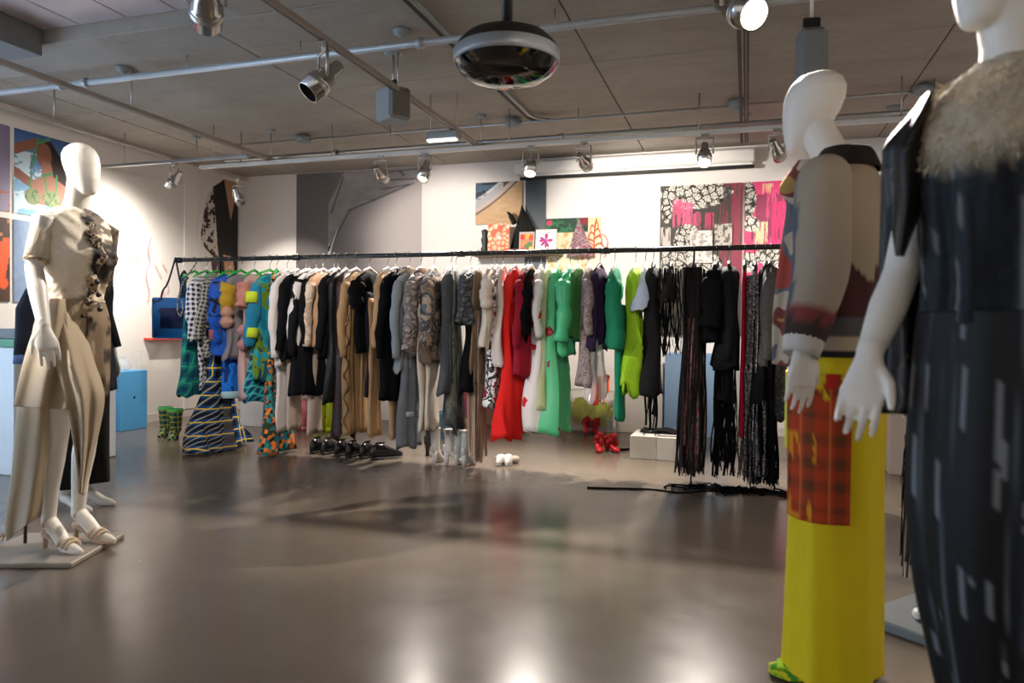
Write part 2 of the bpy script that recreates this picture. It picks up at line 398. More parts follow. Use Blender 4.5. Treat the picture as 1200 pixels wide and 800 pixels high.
def spot_can(label, pos, target, top, power=0, size=1.0, cone=60, warm=(1, .91, .82), lens=0.0, blend=.5, group='ceiling spotlights'):
    pos = Vector(pos); r = empty('spotlight', (pos.x, pos.y, top), label, 'spotlight', group); off = Vector((0, 0, 0))
    inv = Matrix.Translation(-Vector((pos.x, pos.y, top)))
    M = inv @ aim(pos, target); s = size
    MB().lathe([(.050*s, -.10*s), (.056*s, -.10*s), (.056*s, -.03*s), (.058*s, -.028*s), (.058*s, -.015*s), (.052*s, -.01*s), (.045*s, .03*s), (.03*s, .05*s), (.03*s, .11*s), (.026*s, .115*s), (0, .115*s)], 24, M).build('can_body', CHROME, r)
    MB().lathe([(.050*s, -.10*s), (.044*s, -.04*s), (.03*s, -.015*s), (0, -.012*s)], 24, M).build('reflector', DARKIN if not lens else CHROME, r)
    MB().lathe([(.06*s, -.05*s), (.061*s, -.045*s), (.061*s, -.035*s), (.06*s, -.03*s)], 24, M).build('collar_ring', ALU, r)
    lz = MB().lathe([(.0, -.052*s), (.045*s, -.05*s), (.0, -.046*s)], 20, M).build('lens', glow('#fff1dc', lens) if lens else glass('#ffffff', .05, .35), r)
    zt = top-.0; p = inv @ pos; ax = M.to_3x3() @ Vector((1, 0, 0)); ax.z = 0; ax = ax.normalized()*.068*s
    path = [p+ax, p+ax+Vector((0, 0, .08*s)), p+ax+Vector((0, 0, .13*s)), p-ax+Vector((0, 0, .13*s)), p-ax+Vector((0, 0, .08*s)), p-ax]
    MB().tube(path, .008*s, 6).build('yoke', ALU, r)
    MB().tube([p+Vector((0, 0, .13*s)), (0, 0, 0)], .008, 8).build('stem', ALU, r)
    MB().bbox((-.03, -.02, -.03), (.03, .02, 0.0), .004).build('track_adapter', ALU, r, False)
    if power:
        l = bpy.data.lights.new('spot_beam', 'SPOT'); l.energy = power*SPOT; l.spot_size = math.radians(cone); l.spot_blend = blend; l.color = warm; l.shadow_soft_size = .035
        lo = bpy.data.objects.new('spot_beam', l); COL.objects.link(lo); lo.parent = r
        lo.matrix_local = M @ Matrix.Translation((0, 0, -.115*s))
    return r
# lamps over the far track
def at(x, y, Y): return aty(x, y, Y)
ZL = 2.55
def tp(x, y): q = atz(x, y, ZL); return (q[0], YT-.02, ZL)
spot_can('lit round spotlight above the edge of the giant hand photograph', tp(495, 199), (-3.0, 5.0, .0), 2.715, 280, 1.0, 96, blend=.85, lens=14)
spot_can('lit spotlight over the beach painting, glaring towards the room', tp(622, 193), (-1.7, 5.0, .0), 2.715, 300, 1.0, 96, blend=.85, lens=16)
spot_can('brightest lit spotlight, glaring in front of the white screen casing', tp(826, 182), (-.3, 4.7, .0), 2.715, 380, 1.0, 100, blend=.85, lens=22)
spot_can('unlit looking chrome spotlight tilted down in front of the hand photograph', tp(438, 200), (-3.4, 8.2, 1.7), 2.715, 150, .95, 85)
spot_can('chrome spotlight tilted right between the two glaring lamps', tp(682, 187), (-1.0, 8.2, 1.9), 2.715, 190, .95, 95)
spot_can('chrome spotlight tilted down beside the head of the tall mannequin', tp(910, 177), (1.0, 8.2, 1.2), 2.715, 120, .95, 95)
q = atz(208, 212, ZL); spot_can('chrome spotlight on the short crossbar aimed at the left wall', (q[0], 6.0, ZL), (-6.45, 5.9, 1.35), 2.72, 210, .95, 140, blend=1.0)
q = atz(264, 222, ZL); spot_can('chrome spotlight in front of the black waistcoat print', (-5.46, 6.95, ZL), (-5.6, 8.2, 1.0), 2.75, 70, .95, 85)
q = atz(402, 97, 2.5); spot_can('large chrome spotlight with dark mouth on the middle beige track', (-2.36, q[1], 2.53), (-3.15, 2.85, 1.3), 2.75, 130, 1.25, 50)
spot_can('chrome spotlight cut by the top edge of the picture', (-2.36, 2.78, 2.56), (-4.5, 5.4, 1.0), 2.75, 200, 1.25, 50)
spot_can('wide open spotlight shining at the right, at the top of the dark twin track', (-.06, 3.50, 2.56), (1.2, 2.0, 1.3), 2.9, 480, 1.3, 84, lens=30)
OUT = 'chrome spotlight outside the frame, '  # all unseen; those over the garments are added as frontal fill
for lab, pos, tgt, top, pw, cone in (('lighting the cream dress', (-4.56, 1.5, 2.55), (-3.15, 2.7, 1.5), 2.75, 640, 40), ('added as fill over the camel garments', (-2.36, 1.5, 2.55), (-3.0, 5.4, 1.0), 2.75, 120, 44),
        ('added as fill over the red and green garments', (-.03, 1.6, 2.6), (-1.4, 5.4, 1.0), 2.9, 110, 44), ('added as fill over the fringe dresses', (-.03, 2.0, 2.6), (.1, 5.4, 1.0), 2.9, 25, 44),
        ('washing the photo prints', (-4.56, 2.6, 2.55), (-6.45, 5.1, 2.0), 2.75, 90, 60), ('added for bounce off the front wall', (-2.36, .9, 2.55), (-2.6, -2.6, 1.6), 2.75, 300, 100), ('added for bounce off the front wall, right', (-.03, .4, 2.6), (1.2, -2.6, 1.6), 2.9, 180, 100),  # front wall pair added to bounce light back into the room
        ('washing the right wall', (1.3, 6.2, 2.55), (3.4, 5.0, 1.5), 2.715, 260, 100)):
    spot_can(OUT+lab, pos, tgt, top, pw, 1.2, cone, blend=.8)

# black dome mirror
D = np.array([-1.06, 3.2, 2.30])
r = empty('dome_mirror', (D[0], D[1], ZC), 'large black convex dome mirror with a pale rim hanging from the ceiling', 'mirror'); M = Matrix.Translation((0, 0, D[2]-ZC))
MB().lathe([(.232, .0), (.24, .0), (.243, .02), (.243, .055), (.238, .06)], 48, M).build('rim', paint('#8f9193', .4, .2), r)
MB().lathe([(.238, .058), (.225, .085), (.19, .12), (.12, .145), (.05, .155), (0, .156)], 48, M).build('top_shell', paint('#1a1918', .45), r)
MB().lathe([(.236, .004), (.21, -.035), (.16, -.065), (.08, -.085), (0, -.09)], 48, M).build('mirror_bowl', paint('#0c0b0b', .06, 0, 0, 12, 1.0), r)
MB().tube([(0, 0, D[2]-ZC+.15), (0, 0, -.002)], .026, 14).build('pole', BLACK, r)
# loudspeakers
def speaker(label, x, y, z, w, d, h, rz, mat):
    r = empty('loudspeaker', (x, y, ZC), label, 'loudspeaker', 'hanging loudspeakers', rz); b0 = z-ZC
    MB().bbox((-w/2, -d/2, b0-h/2), (w/2, d/2, b0+h/2), .02).build('speaker_box', mat, r, False)
    MB().bbox((w/2-.01, -d/2+.02, b0-h/2+.02), (w/2+.004, d/2-.02, b0+h/2-.02), .006).build('speaker_grille', paint('#6f6a64', .7), r, False)
    MB().tube([(0, 0, b0+h/2), (0, 0, -.01)], .009, 8).build('drop_tube', ALU, r)
    MB().lathe([(.0, -.03), (.05, -.03), (.07, -.015), (.07, -.001), (0, -.001)], 20).build('ceiling_rose', GREYBOX, r)
    MB().bbox((-.04, -.015, b0+h/2), (.04, .015, b0+h/2+.06), .004).build('bracket', BLACK, r, False)
speaker('pale grey loudspeaker box hanging beside the middle beige track', -2.42, 4.75, 2.68, .21, .18, .23, -.55, GREYBOX)
speaker('grey loudspeaker box hanging above the bald mannequin on the right', .28, 3.9, 2.45, .13, .13, .25, 0.15, paint('#6f7477', .6))
# sensors
def rose(label, x, y, z=ZC):
    o = MB().lathe([(0, z-.05), (.02, z-.05), (.03, z-.03), (.055, z-.025), (.06, z), (0, z)], 20, Matrix.Translation((x, y, 0))).build('smoke_detector', GREYBOX)
    tag(o, label, 'sensor')
q = atz(145, 79, ZC); rose('round smoke detector near the left track', q[0], q[1])
q = atz(471, 35, ZC); rose('small sensor on the ceiling above the steel pipe', q[0], q[1])
q = atz(1047, 125, ZC); rose('small round sensor at the far right of the ceiling', q[0], q[1])
# batten light
q = atz(520, 163, 2.68)
r = empty('batten_light', (q[0], q[1], ZC), 'small grey emergency light with a bright strip, hanging from two wires', 'lamp'); b0 = 2.7-ZC
MB().bbox((-.14, -.05, b0-.03), (.14, .05, b0+.04), .01).build('housing', GREYBOX, r, False)
MB().bbox((-.13, -.06, b0-.045), (.13, -.01, b0-.03), .004).build('diffuser', glow('#ffffff', 3.0), r, False)
for x in (-.12, .12): MB().tube([(x, 0, b0+.04), (x, 0, 0)], .003, 5).build('wire', ALU, r)
# projection screen casing
r = tag(MB().bbox((-2.55, 8.02, 2.86), (.06, 8.19, 3.0), .02).build('screen_casing', WHITEP, smooth=False), 'long white roller screen casing at the top of the back wall', 'projector screen')
MB().bbox((-2.5, 8.06, 2.80), (.05, 8.10, 2.835), .006).build('bottom_bar', BLACK, r, False)
MB().box((-2.48, 8.075, 2.835), (.03, 8.083, 2.87)).build('screen_cloth', WHITEP, r, False)

# ------------------------------------------------------------------ prints and paintings
def bpanel(name, px, thick, fn, nu, nv, Y=8.2, zlo=None, zhi=None, mat=None, parent=None, gap=.001):
    """upright panel flat on a plane Y; px = (x0, y0, x1, y1) frames it; fn receives picture-like x, y of that frame"""
    x0, y0, x1, y1 = px; Yf = Y-thick-gap; A = aty(x0, y1, Yf); B = aty(x1, y0, Yf); X0, X1 = A[0], B[0]
    Z0 = A[2] if zlo is None else zlo; Z1 = aty((x0+x1)/2, y0, Yf)[2] if zhi is None else zhi
    yb = y0+(y1-y0)*(Z1-Z0)/max(1e-6, (Z1-A[2]))
    def g(u, v): return fn(x0+u*(x1-x0), y0+(1-v)*(yb-y0))
    return panel(name, (X0, Yf, Z0), (X1, Yf, Z0), (X0, Yf, Z1), thick, g, nu, nv, mat, parent)
def hand_fn(x, y):
    c = flat('#6b6563', x); c = put(c, np.clip((x-388)/80, 0, 1)*.85, '#b9b0ac')
    c = put(c, np.clip(1-(x-347)/45, 0, 1)*.35, '#565252')
    body = np.exp(-((x-415)/24)**2-((y-300)/26)**2)*.6; c = put(c, body, '#4c4847')
    body = np.exp(-((x-462)/22)**2-((y-285)/40)**2)*.35; c = put(c, body, '#c9bfba')
    P = [(386, 292), (386, 240), (396, 222), (404, 206), (416, 195), (436, 190), (470, 194), (496, 198), (496, 217), (487, 221), (470, 226), (455, 232), (440, 238), (424, 238), (412, 248), (400, 268), (388, 292)]
    hm = inpoly(x, y, P); sh = .5+.5*np.clip((238-y)/45, 0, 1); tone = fbm(x*.12, y*.2)*.3
    hc = flat('#aaa39f', x)*(.20+.85*sh+tone-.15)[..., None]; c = np.where(hm[..., None], hc, c)
    for a, b_, w in (((454, 207), (496, 205), .8), ((450, 216), (496, 216), .9), ((449, 226), (482, 222), .8), ((430, 200), (462, 198), .6), ((404, 210), (390, 250), 1.2), ((470, 207), (474, 211), 1.5)):
        c = put(c, np.clip(1-segd(x, y, a, b_)/(w*1.6), 0, 1)*hm*.75, '#262323')
    c = put(c, np.clip(1-segd(x, y, (482, 221), (487, 219))/1.8, 0, 1)*.7, '#cfc6c0')
    for a, b_ in (((388, 292), (412, 249)), ((412, 249), (440, 239)), ((440, 239), (485, 222))): c = put(c, np.clip(1-segd(x, y+1, a, b_)/1.8, 0, 1)*.8, '#2c2929')
    c = put(c, inpoly(x, y, [(398, 270), (393, 284), (388, 300), (386, 300), (387, 288)]), '#e2ddda')
    c = put(c, inpoly(x, y, [(386, 292), (396, 272), (391, 285), (387, 297)]), '#1f1d1d')
    return c
mural = bpanel('photo_mural', (347, 203, 494, 300), .006, hand_fn, 190, 380, zlo=.1, zhi=3.055)
tag(mural, 'giant grey photograph of a hand on a chest covering the back wall', 'photograph')
def beach_fn(x, y):
    t = x+(y-213)*.0; n = fbm(x*.12, y*.5); c = put(flat('#b0895f', x), n*.6, '#d4b68f')
    a = y-(246-(x-557)*.55-((x-557)/55)**2*14)              # diagonal bands
    c = put(c, a < 6, '#b9a596'); c = put(c, (a < -1)&(a > -14), '#a2a1a4'); c = put(c, np.clip(1-np.abs(a-5)/2.2, 0, 1), '#2d221b'); c = put(c, a < -14, '#3b5668')
    c = put(c, (fbm(x*.09, y*.4+3) > .56)&(a < -10), '#1d2730'); c = put(c, np.clip(1-np.abs(a+12)/2, 0, 1)*.6, '#d5d8da'); c = put(c, (a < -3)&(x > 590)&(y < 235), '#5a4334')
    return c
p = bpanel('painting', (557, 213, 612, 263), .03, beach_fn, 110, 100); tag(p, 'painting of a sandy shore with blue water, above the wall shelf', 'painting')
def dusk_fn(x, y): return put(flat('#3c454d', x), np.clip((y-212)/60, 0, 1)*.7+fbm(x*.05, y*.2)*.2, '#5b6064')
p = bpanel('painting', (615, 210.5, 640, 292), .025, dusk_fn, 40, 80, zlo=1.45); tag(p, 'tall plain slate grey canvas beside the shore painting', 'painting')
def mural_flower_fn(x, y):
    c = put(flat('#d8cfae', x), fbm(x*.2, y*.2)*.4, '#efe9d2'); top = y < 272; c = put(c, top, '#20402f'); c = put(c, (fbm(x*.17+2, y*.25) > .55)&top, '#2f6a48')
    c = put(c, np.hypot(x-643.5, y-260.5) < 3.2, '#d9365c'); c = put(c, (np.hypot((x-684)*.7, y-260) < 5), '#7c2333')
    return put(c, ((fbm(x*.3, y*.25+9) > .62)&~top), '#c8a968')
p = bpanel('painting', (640, 255.5, 689, 300), .02, mural_flower_fn, 100, 90, zlo=1.2); tag(p, 'painting with a dark green floral strip over pale yellow, under the screen casing', 'painting')
def ob_fn(x, y):
    c = put(flat('#e9c79b', x), np.clip((y-255)/60, 0, 1), '#eee0c8')
    return c
p = bpanel('drawing_sheet', (689, 254.5, 705, 300), .012, ob_fn, 20, 30, zlo=1.2); tag(p, 'narrow beige sheet behind the orange branching cut-out', 'drawing')
# orange branching cut-out, made of strips
r = empty('paper_cutout', (aty(697, 300, 8.15)[0], 8.15, aty(697, 300, 8.15)[2]), 'orange branching paper cut-out with curling fronds on the back wall', 'cut-out')
base = np.array(r.location); rr = random.Random(5); mo = paint('#e8592a', .6)
def wl(pts): return [aty(x, y, 8.155)-base for x, y in pts]
b = MB(); b.tube(spline(wl([(699, 256), (697, 268), (696, 280), (697, 300)]), 14), .02, 6, .3); b.build('stem', mo, r)
for k in range(9):
    y0 = 262+k*4.2; sx = -1 if k % 2 else 1; L = 4+k*1.1
    b = MB(); b.tube(spline(wl([(697, y0), (697+sx*L*.6, y0-3), (697+sx*L, y0+2), (697+sx*L*.8, y0+6)]), 10), [.016]*8+[.01, .004], 6, .3); b.build('frond', mo, r)
b = MB(); b.tube(spline(wl([(700, 276), (708, 275), (712, 283), (710, 290), (703, 297)]), 16), .009, 6, .4); b.build('loop', mo, r)
b = MB(); b.tube(spline(wl([(697, 288), (688, 283), (681, 287), (679, 295), (684, 302)]), 16), .009, 6, .4); b.build('loop', mo, r)
b = MB(); b.tube(spline(wl([(697, 298), (690, 296), (684, 299), (682, 304)]), 12), .009, 6, .4); b.build('loop', mo, r)
def blossom(c, x, y, cx, cy, rx, ry, seed, lo='#15140f', hi='#d6d1c6', k=.24):
    m = np.hypot((x-cx)/rx, (y-cy)/ry)+.35*(fbm(x*.12+seed, y*.12)-.5) < 1
    d1, d2 = cells(x/5.0+40, y/5.0+30, k*2.2, seed); ln = ((d2-d1) < .13)|((np.abs(np.sin(2.5*cells.angle+5*d1)) < .33)&(d1 > .13)&(d1 < .62))|(d1 < .07)
    c = put(c, m, hi); c = put(c, m & (d1 > .5) & (fbm(x*.3, y*.3) > .48), '#6f695f'); return put(c, m & ln, lo)
def streak(c, x, y, x0, x1, y0, y1, col, seed):
    s = fbm(x*.55+seed, y*.04+seed); m = (x > x0)&(x < x1)&(y > y0+8*s)&(y < y1-20*fbm(x*.9+seed, x*0+seed)+6)&(s > .38)
    return put(c, m*.85, col)
def fl1(x, y):
    c = put(flat('#2c2925', x), fbm(x*.7, y*.06)*.55, '#5d574e'); c = streak(c, x, y, 856-12, 873, 205, 340, '#8a2f45', 3)
    c = blossom(c, x, y, 815, 228, 42, 17, 1); c = blossom(c, x, y, 781, 246, 7, 14, 4)
    for x0, x1, y0, y1, col in ((787, 800, 228, 268, '#d4527a'), (800, 812, 232, 268, '#e0608a'), (813, 823, 245, 275, '#d8517c'), (827, 838, 246, 272, '#c33b66'), (774, 786, 262, 330, '#cfc5bb'), (848, 858, 214, 300, '#3a3630')):
        c = streak(c, x, y, x0, x1, y0, y1, col, x0*.1)
    c = blossom(c, x, y, 806, 284, 17, 22, 6); c = blossom(c, x, y, 790, 305, 16, 16, 8); return blossom(c, x, y, 826, 310, 22, 12, 9)
p = bpanel('painting', (773, 216, 871, 300), .03, fl1, 200, 220, zlo=1.05); tag(p, 'large black and white blossom painting with pink drips', 'painting', None)
def fl2(x, y):
    c = put(flat('#b93a63', x), fbm(x*.5, y*.08), '#e0407c'); c = streak(c, x, y, 880, 925, 222, 285, '#6d2140', 2)
    c = streak(c, x, y, 893, 906, 210, 226, '#d9b98b', 4); c = streak(c, x, y, 884, 900, 256, 290, '#dcc39a', 6)
    c = streak(c, x, y, 905, 960, 232, 300, '#d31f66', 7)
    c = blossom(c, x, y, 877, 232, 9, 22, 11, hi='#b9b4ab'); c = blossom(c, x, y, 880, 262, 10, 9, 12); c = blossom(c, x, y, 908, 300, 22, 13, 13); return blossom(c, x, y, 878, 308, 12, 12, 14)
p = bpanel('painting', (872, 211.5, 960, 300), .03, fl2, 190, 220, zlo=1.05); tag(p, 'hot pink dripping painting with black and white leaves, right of the blossom painting', 'painting')
def sm(seed, lo='#565049', hi='#b9b2a7'):
    def f(x, y):
        n = fbm(x*.35+seed, y*.35); return put(flat(hi, x), np.clip((n-.45)*5, 0, 1), lo)
    return f
p = bpanel('small_canvas', (837, 262, 858, 289), .02, sm(4), 50, 60, Y=8.165); tag(p, 'small square grey canvas fixed on the dark side of the blossom painting', 'painting')
p = bpanel('small_canvas', (808, 270, 835, 308), .02, sm(9, '#a39a93', '#e6e0d8'), 50, 60, Y=8.165); tag(p, 'small pale canvas leaning low on the blossom painting', 'painting')
# wall shelf with its things
A = aty(553, 294, 8.0); B = aty(727, 293.5, 8.0); ZS = 1.965
sh = tag(MB().bbox((A[0], 7.98, ZS-.03), (-2.0, 8.199, ZS), .004).build('wall_shelf', paint('#8a7563', .6), smooth=False), 'thin brown wall shelf under the shore painting', 'shelf')
def card(name, label, cat, px, Y, fn, nu=40, nv=50, th=.012, lean=.02):
    x0, y0, x1, y1 = px; A = aty(x0, y1, Y); B = aty(x1, y0, Y); h = B[2]-A[2]
    o = panel(name, (A[0], Y, ZS+.001), (B[0], Y, ZS+.001), (A[0], Y+lean, ZS+h), th, lambda u, v: fn(u, 1-v), nu, nv); return tag(o, label, cat)
def f_teddy(u, v):
    c = flat('#e3c7a4', u); m = (np.hypot((u-.5)/.3, (v-.28)/.2) < 1)|(np.hypot((u-.5)/.36, (v-.68)/.28) < 1); c = put(c, m, '#eab58e')
    d1, d2 = cells(u, v*1.3, 5, 9); c = put(c, ((d2-d1) < .22), '#df5f3c'); return put(c, np.hypot((u-.5)/.12, (v-.47)/.05) < 1, '#c9d3d5')
card('print_card', 'cream card with orange scribbled line figure on the shelf', 'print', (571.5, 255, 597, 291), 8.02, f_teddy)
def f_tulip(u, v):
    c = flat('#c57f63', u); 
    for cx, cy, col in ((.2, .25, '#d8352c'), (.55, .22, '#e8b23a'), (.8, .3, '#d94a35'), (.35, .55, '#e58a4a'), (.7, .6, '#557a47'), (.5, .72, '#4c7a4d'), (.3, .85, '#d8503a'), (.8, .85, '#e0b040')): c = put(c, np.hypot((u-cx)/.17, (v-cy)/.13) < 1, col)
    return put(c, (u < .06)|(u > .94)|(v < .1)|(v > .95), '#b9b3ae')
card('print_card', 'small tulip print in red, yellow and green on the shelf', 'print', (608, 264, 626, 289), 8.0, f_tulip, 40, 50)
def f_purple(u, v):
    c = flat('#dcd5c6', u); c = put(c, (u > .08)&(u < .92)&(v > .07)&(v < .93), '#efece4'); a = np.arctan2(v-.5, u-.5); rr_ = np.hypot(u-.5, v-.5)
    c = put(c, rr_ < .18+.14*np.cos(a*5+.6), '#8c2f86'); c = put(c, (rr_ < .12+.2*np.cos(a*4)), '#b03a72'); return put(c, (v < .2)&(v > .13)&(u > .15)&(u < .7)&(fbm(u*30, v*30) > .5), '#c583a5')
card('print_card', 'white framed print of a purple flower on the shelf', 'print', (627, 265.5, 652, 293), 7.99, f_purple, 50, 50)
# small dark figure
q = aty(568, 290, 8.06); b = MB().lathe([(0, 0), (.04, 0), (.045, .06), (.03, .09), (.04, .14), (.045, .17), (.03, .2), (.035, .23), (.04, .27), (0, .29)], 14)
tag(b.build('figurine', paint('#2d2f2a', .5), loc=(q[0], 8.06, ZS)), 'little dark bottle shaped figure at the left end of the shelf', 'figurine')
# dark hooded thing
def drape_tri(name, label, cat, apex, bl, br, Y, mat, depth=.07, zlow=None):
    A, L_, R_ = aty(*apex, Y), aty(*bl, Y), aty(*br, Y); rows = []
    for t in np.linspace(0, 1, 16):
        l = A*(1-t)+L_*t; rr_ = A*(1-t)+R_*t; row = []
        for s in np.linspace(0, 1, 22):
            p = l*(1-s)+rr_*s; p = p.copy(); p[1] -= depth*math.sin(PI*s)*(.3+.7*t)+.012*math.sin(s*30+t*3)*t; row.append(p)
        rows.append(row)
    return tag(MB().grid(rows).build(name, mat, solid=.004), label, cat)
o = drape_tri('hooded_cloak', 'black pointed hooded cloth draped behind the tulip print', 'cloak', (611.5, 241), (598, 291), (641, 291), 8.12, cloth('#1b1b19'), .07)
MB().tube(spline([aty(603, 262, 8.07), aty(598, 252, 8.07), aty(594, 248, 8.07)], 8), [.03]*4+[.02, .016, .01, .004], 8).build('pointed_ear', cloth('#1b1b19'), o)
drape_tri('lace_veil', 'grey pink lace cone of cloth hung on the wall beside the orange cut-out', 'lace', (678, 256), (664, 300), (698, 300), 8.13, patches(['#b7a5a5', '#8f7d80', '#9d4a63', '#c9bcb8'], 30, alpha=.8), .06)
# left wall prints
def lpanel(px, fn, nu, nv, label, thick=.012, name='photo_print', cat='photo print', X=XL, y01=None):
    Ya, Yb, Za, Zb = px; X = X+thick+.001
    return tag(panel(name, (X, Ya, Za), (X, Yb, Za), (X, Ya, Zb), thick, fn, nu, nv), label, cat, None)
def f_bikini(u, v):
    v = 1-v; c = put(flat('#39558f', u), np.clip(v*1.3, 0, 1), '#7db4d4'); c = put(c, (fbm(u*5, v*9) > .52)&(v > .25), '#c5d8e6')
    sk, dk = '#8a5a48', '#4a2c22'
    for a, b_, w in (((0, .25), (.34, .12), .06), ((-.02, .5), (.3, .62), .06), ((.34, .12), (.42, .2), .05)): c = put(c, segd(u, v, a, b_) < w, sk)
    c = put(c, inpoly(u, v, [(.42, .1), (.62, .05), (.82, .25), (.95, .6), (.8, .62), (.6, .55), (.48, .4)]), '#2a1d1a')
    c = put(c, np.hypot((u-.5)/.13, (v-.24)/.15) < 1, sk); c = put(c, inpoly(u, v, [(.45, .32), (.62, .32), (.66, .48), (.9, .58), (.85, .9), (.62, .86), (.3, .84), (.26, .6), (.45, .5)]), '#a0705c')
    for a, b_ in (((.28, .48), (.27, .75)), ((.5, .48), (.56, .72)), ((.72, .46), (.7, .7)), ((.46, .5), (.64, .44)), ((.4, .05), (.28, .42)), ((.42, .1), (.6, .02))): c = put(c, segd(u, v, a, b_) < .018, '#4d8a57')
    m = (np.hypot((u-.3)/.13, (v-.77)/.1) < 1)|(np.hypot((u-.62)/.15, (v-.76)/.1) < 1); c = put(c, m, '#7d8a5c'); return put(c, m & (fbm(u*30, v*30) > .52), '#3f6b45')
lpanel((5.07, 5.68, 2.12, 2.9), f_bikini, 110, 140, 'photo print of a woman in a green bikini against a cloudy sky')
def f_orange(u, v):
    v = 1-v; c = put(flat('#7d7490', u), v*.6, '#a59cb0'); c = put(c, inpoly(u, v, [(.0, .2), (.55, .18), (.8, .3), (.75, .5), (.55, .78), (.2, .8)]), '#ee7a35'); c = put(c, np.hypot((u-.25)/.2, (v-.45)/.1) < 1, '#3d4a70')
    c = put(c, inpoly(u, v, [(0, 0), (.5, 0), (.45, .12), (.2, .2), (0, .18)]), '#26331f'); return put(c, (v > .76)&(fbm(u*4, v*6) > .35), '#b06a5c')
lpanel((4.4, 5.03, 2.12, 2.9), f_orange, 60, 80, 'photo print of a big orange shape on a mauve ground at the left edge')
def f_dark(u, v):
    v = 1-v; c = put(flat('#2b2320', u), fbm(u*6, v*8), '#5a3d30')
    for a, b_ in (((.6, .25), (.95, .4)), ((.7, .2), (.6, .6)), ((.95, .3), (.85, .75)), ((.6, .6), (.9, .78))): c = put(c, segd(u, v, a, b_) < .07, '#e0592a')
    return put(c, (fbm(u*8+4, v*8) > .62)&(v < .22), '#b57452')
lpanel((4.4, 5.03, 1.30, 2.06), f_dark, 60, 80, 'dark photo print with orange straps, lowest at the left edge')
def f_blue(u, v): return put(flat('#54688c', u), fbm(u*5, (1-v)*5), '#8ea7c2')
lpanel((5.07, 5.68, 1.30, 2.06), f_blue, 40, 50, 'blue grey photo print behind the shoulder of the cream mannequin')
def f_vest(u, v):       # waistcoat print: white paper
    v = 1-v; c = flat('#dcd6d0', u); sk = '#b98b6d'
    c = put(c, inpoly(u, v, [(.34, .12), (.42, .3), (.4, .62), (.52, .74), (.85, .82), (.8, 1), (.55, .93), (.2, .78), (.02, .66), (.1, .4), (.2, .2)]), '#cfc0b6')
    m = inpoly(u, v, [(.34, .15), (.4, .4), (.34, .62), (.5, .72), (.62, .84), (.4, .84), (.15, .75), (.02, .66), (.1, .42), (.2, .2)]); c = put(c, m & (fbm(u*16, v*30) > .53), '#2f2320')
    c = put(c, inpoly(u, v, [(.62, .0), (.95, .0), (.97, .1), (.8, .42)]), sk)
    c = put(c, inpoly(u, v, [(.33, .11), (.5, .05), (.62, .0), (.8, .42), (.97, .06), (1, .06), (1, 1), (.55, 1), (.45, .7), (.4, .4)]), '#1c1a19')
    c = put(c, inpoly(u, v, [(.6, .78), (.86, .8), (.92, 1), (.66, 1)]), sk); return put(c, (np.hypot((u-.42)/.12, (v-.9)/.1) < 1), '#4b2a2c')
lpanel((7.45, 8.17, 1.75, 2.98), f_vest, 90, 150, 'print of a torso in a black waistcoat with a lace sleeve, at the corner', X=XL+.02)
# small lettering
def text(label, body, loc, size, rot, mat, name='wall_lettering'):
    cu = bpy.data.curves.new(name, 'FONT'); cu.body = body; cu.size = size; cu.extrude = .001; cu.materials.append(mat)
    t_ = bpy.data.objects.new(name, cu); COL.objects.link(t_); me = bpy.data.meshes.new_from_object(t_.evaluated_get(bpy.context.evaluated_depsgraph_get())); bpy.data.objects.remove(t_); me.materials.clear(); me.materials.append(mat)
    o = bpy.data.objects.new(name, me); COL.objects.link(o); o.location = loc; o.rotation_euler = rot; return tag(o, label, 'lettering')
q = atx(126, 303, XL+.003); text('tiny grey lettering on the bright part of the left wall', 'E mma Luca', (XL+.003, q[1], q[2]), .085, (PI/2, 0, PI/2), paint('#8b7f78'))
# pink line drawing
def wline(px, r=.006):
    P = [atx(x, y, XL+.03) for x, y in px]; return spline(P, len(P)*5)
ro = MB().tube(wline([(177, 278), (174, 294), (176, 306), (173, 315), (172, 326), (175, 340), (174, 352)]), .005, 6).build('line_drawing', paint('#d98a94', .6)); tag(ro, 'faint pink outline drawing of a figure on the left wall', 'line drawing')
for px in ([(182, 309), (186, 318), (190, 325)], [(191, 309), (194, 314), (196, 318)], [(195, 329), (198, 337), (196, 341)], [(188, 346), (190, 340), (193, 343), (193, 350)], [(180, 350), (178, 362), (184, 370), (183, 350)]): MB().tube(wline(px), .0045, 6).build('stroke', paint('#dba3a8', .6), ro)

# ------------------------------------------------------------------ clothes rail
YR = 5.4; ZR = 1.685
XA = aty(207, 304, YR)[0]; XB = .42
rail = empty('clothes_rail', (-2.1, YR, 0), 'long black clothes rail carrying the whole row of garments', 'clothes rail')
rb = np.array([-2.1, YR, 0])
MB().tube([np.array([XA, YR, ZR])-rb, np.array([XB, YR, ZR])-rb], .019, 14).build('rail_tube', paint('#1c1f20', .35, .3), rail)
for x in (XA+.02, XA+1.25, -2.15, -1.0, XB-.1): MB().tube([np.array([x-.03, YR, ZR])-rb, np.array([x+.03, YR, ZR])-rb], .025, 14).build('joint_sleeve', paint('#101112', .4), rail)
for x in (aty(258, 400, YR)[0], aty(812, 400, YR)[0], XB-.02):
    MB().tube([np.array([x, YR, .012])-rb, np.array([x, YR, ZR])-rb], .007, 10).build('post', BLACK, rail)
    MB().lathe([(0, 0), (.012, 0), (.012, .008), (.007, .012), (0, .012)], 16, Matrix.Translation(np.array([x, YR, 0])-rb)).build('foot', BLACK, rail)

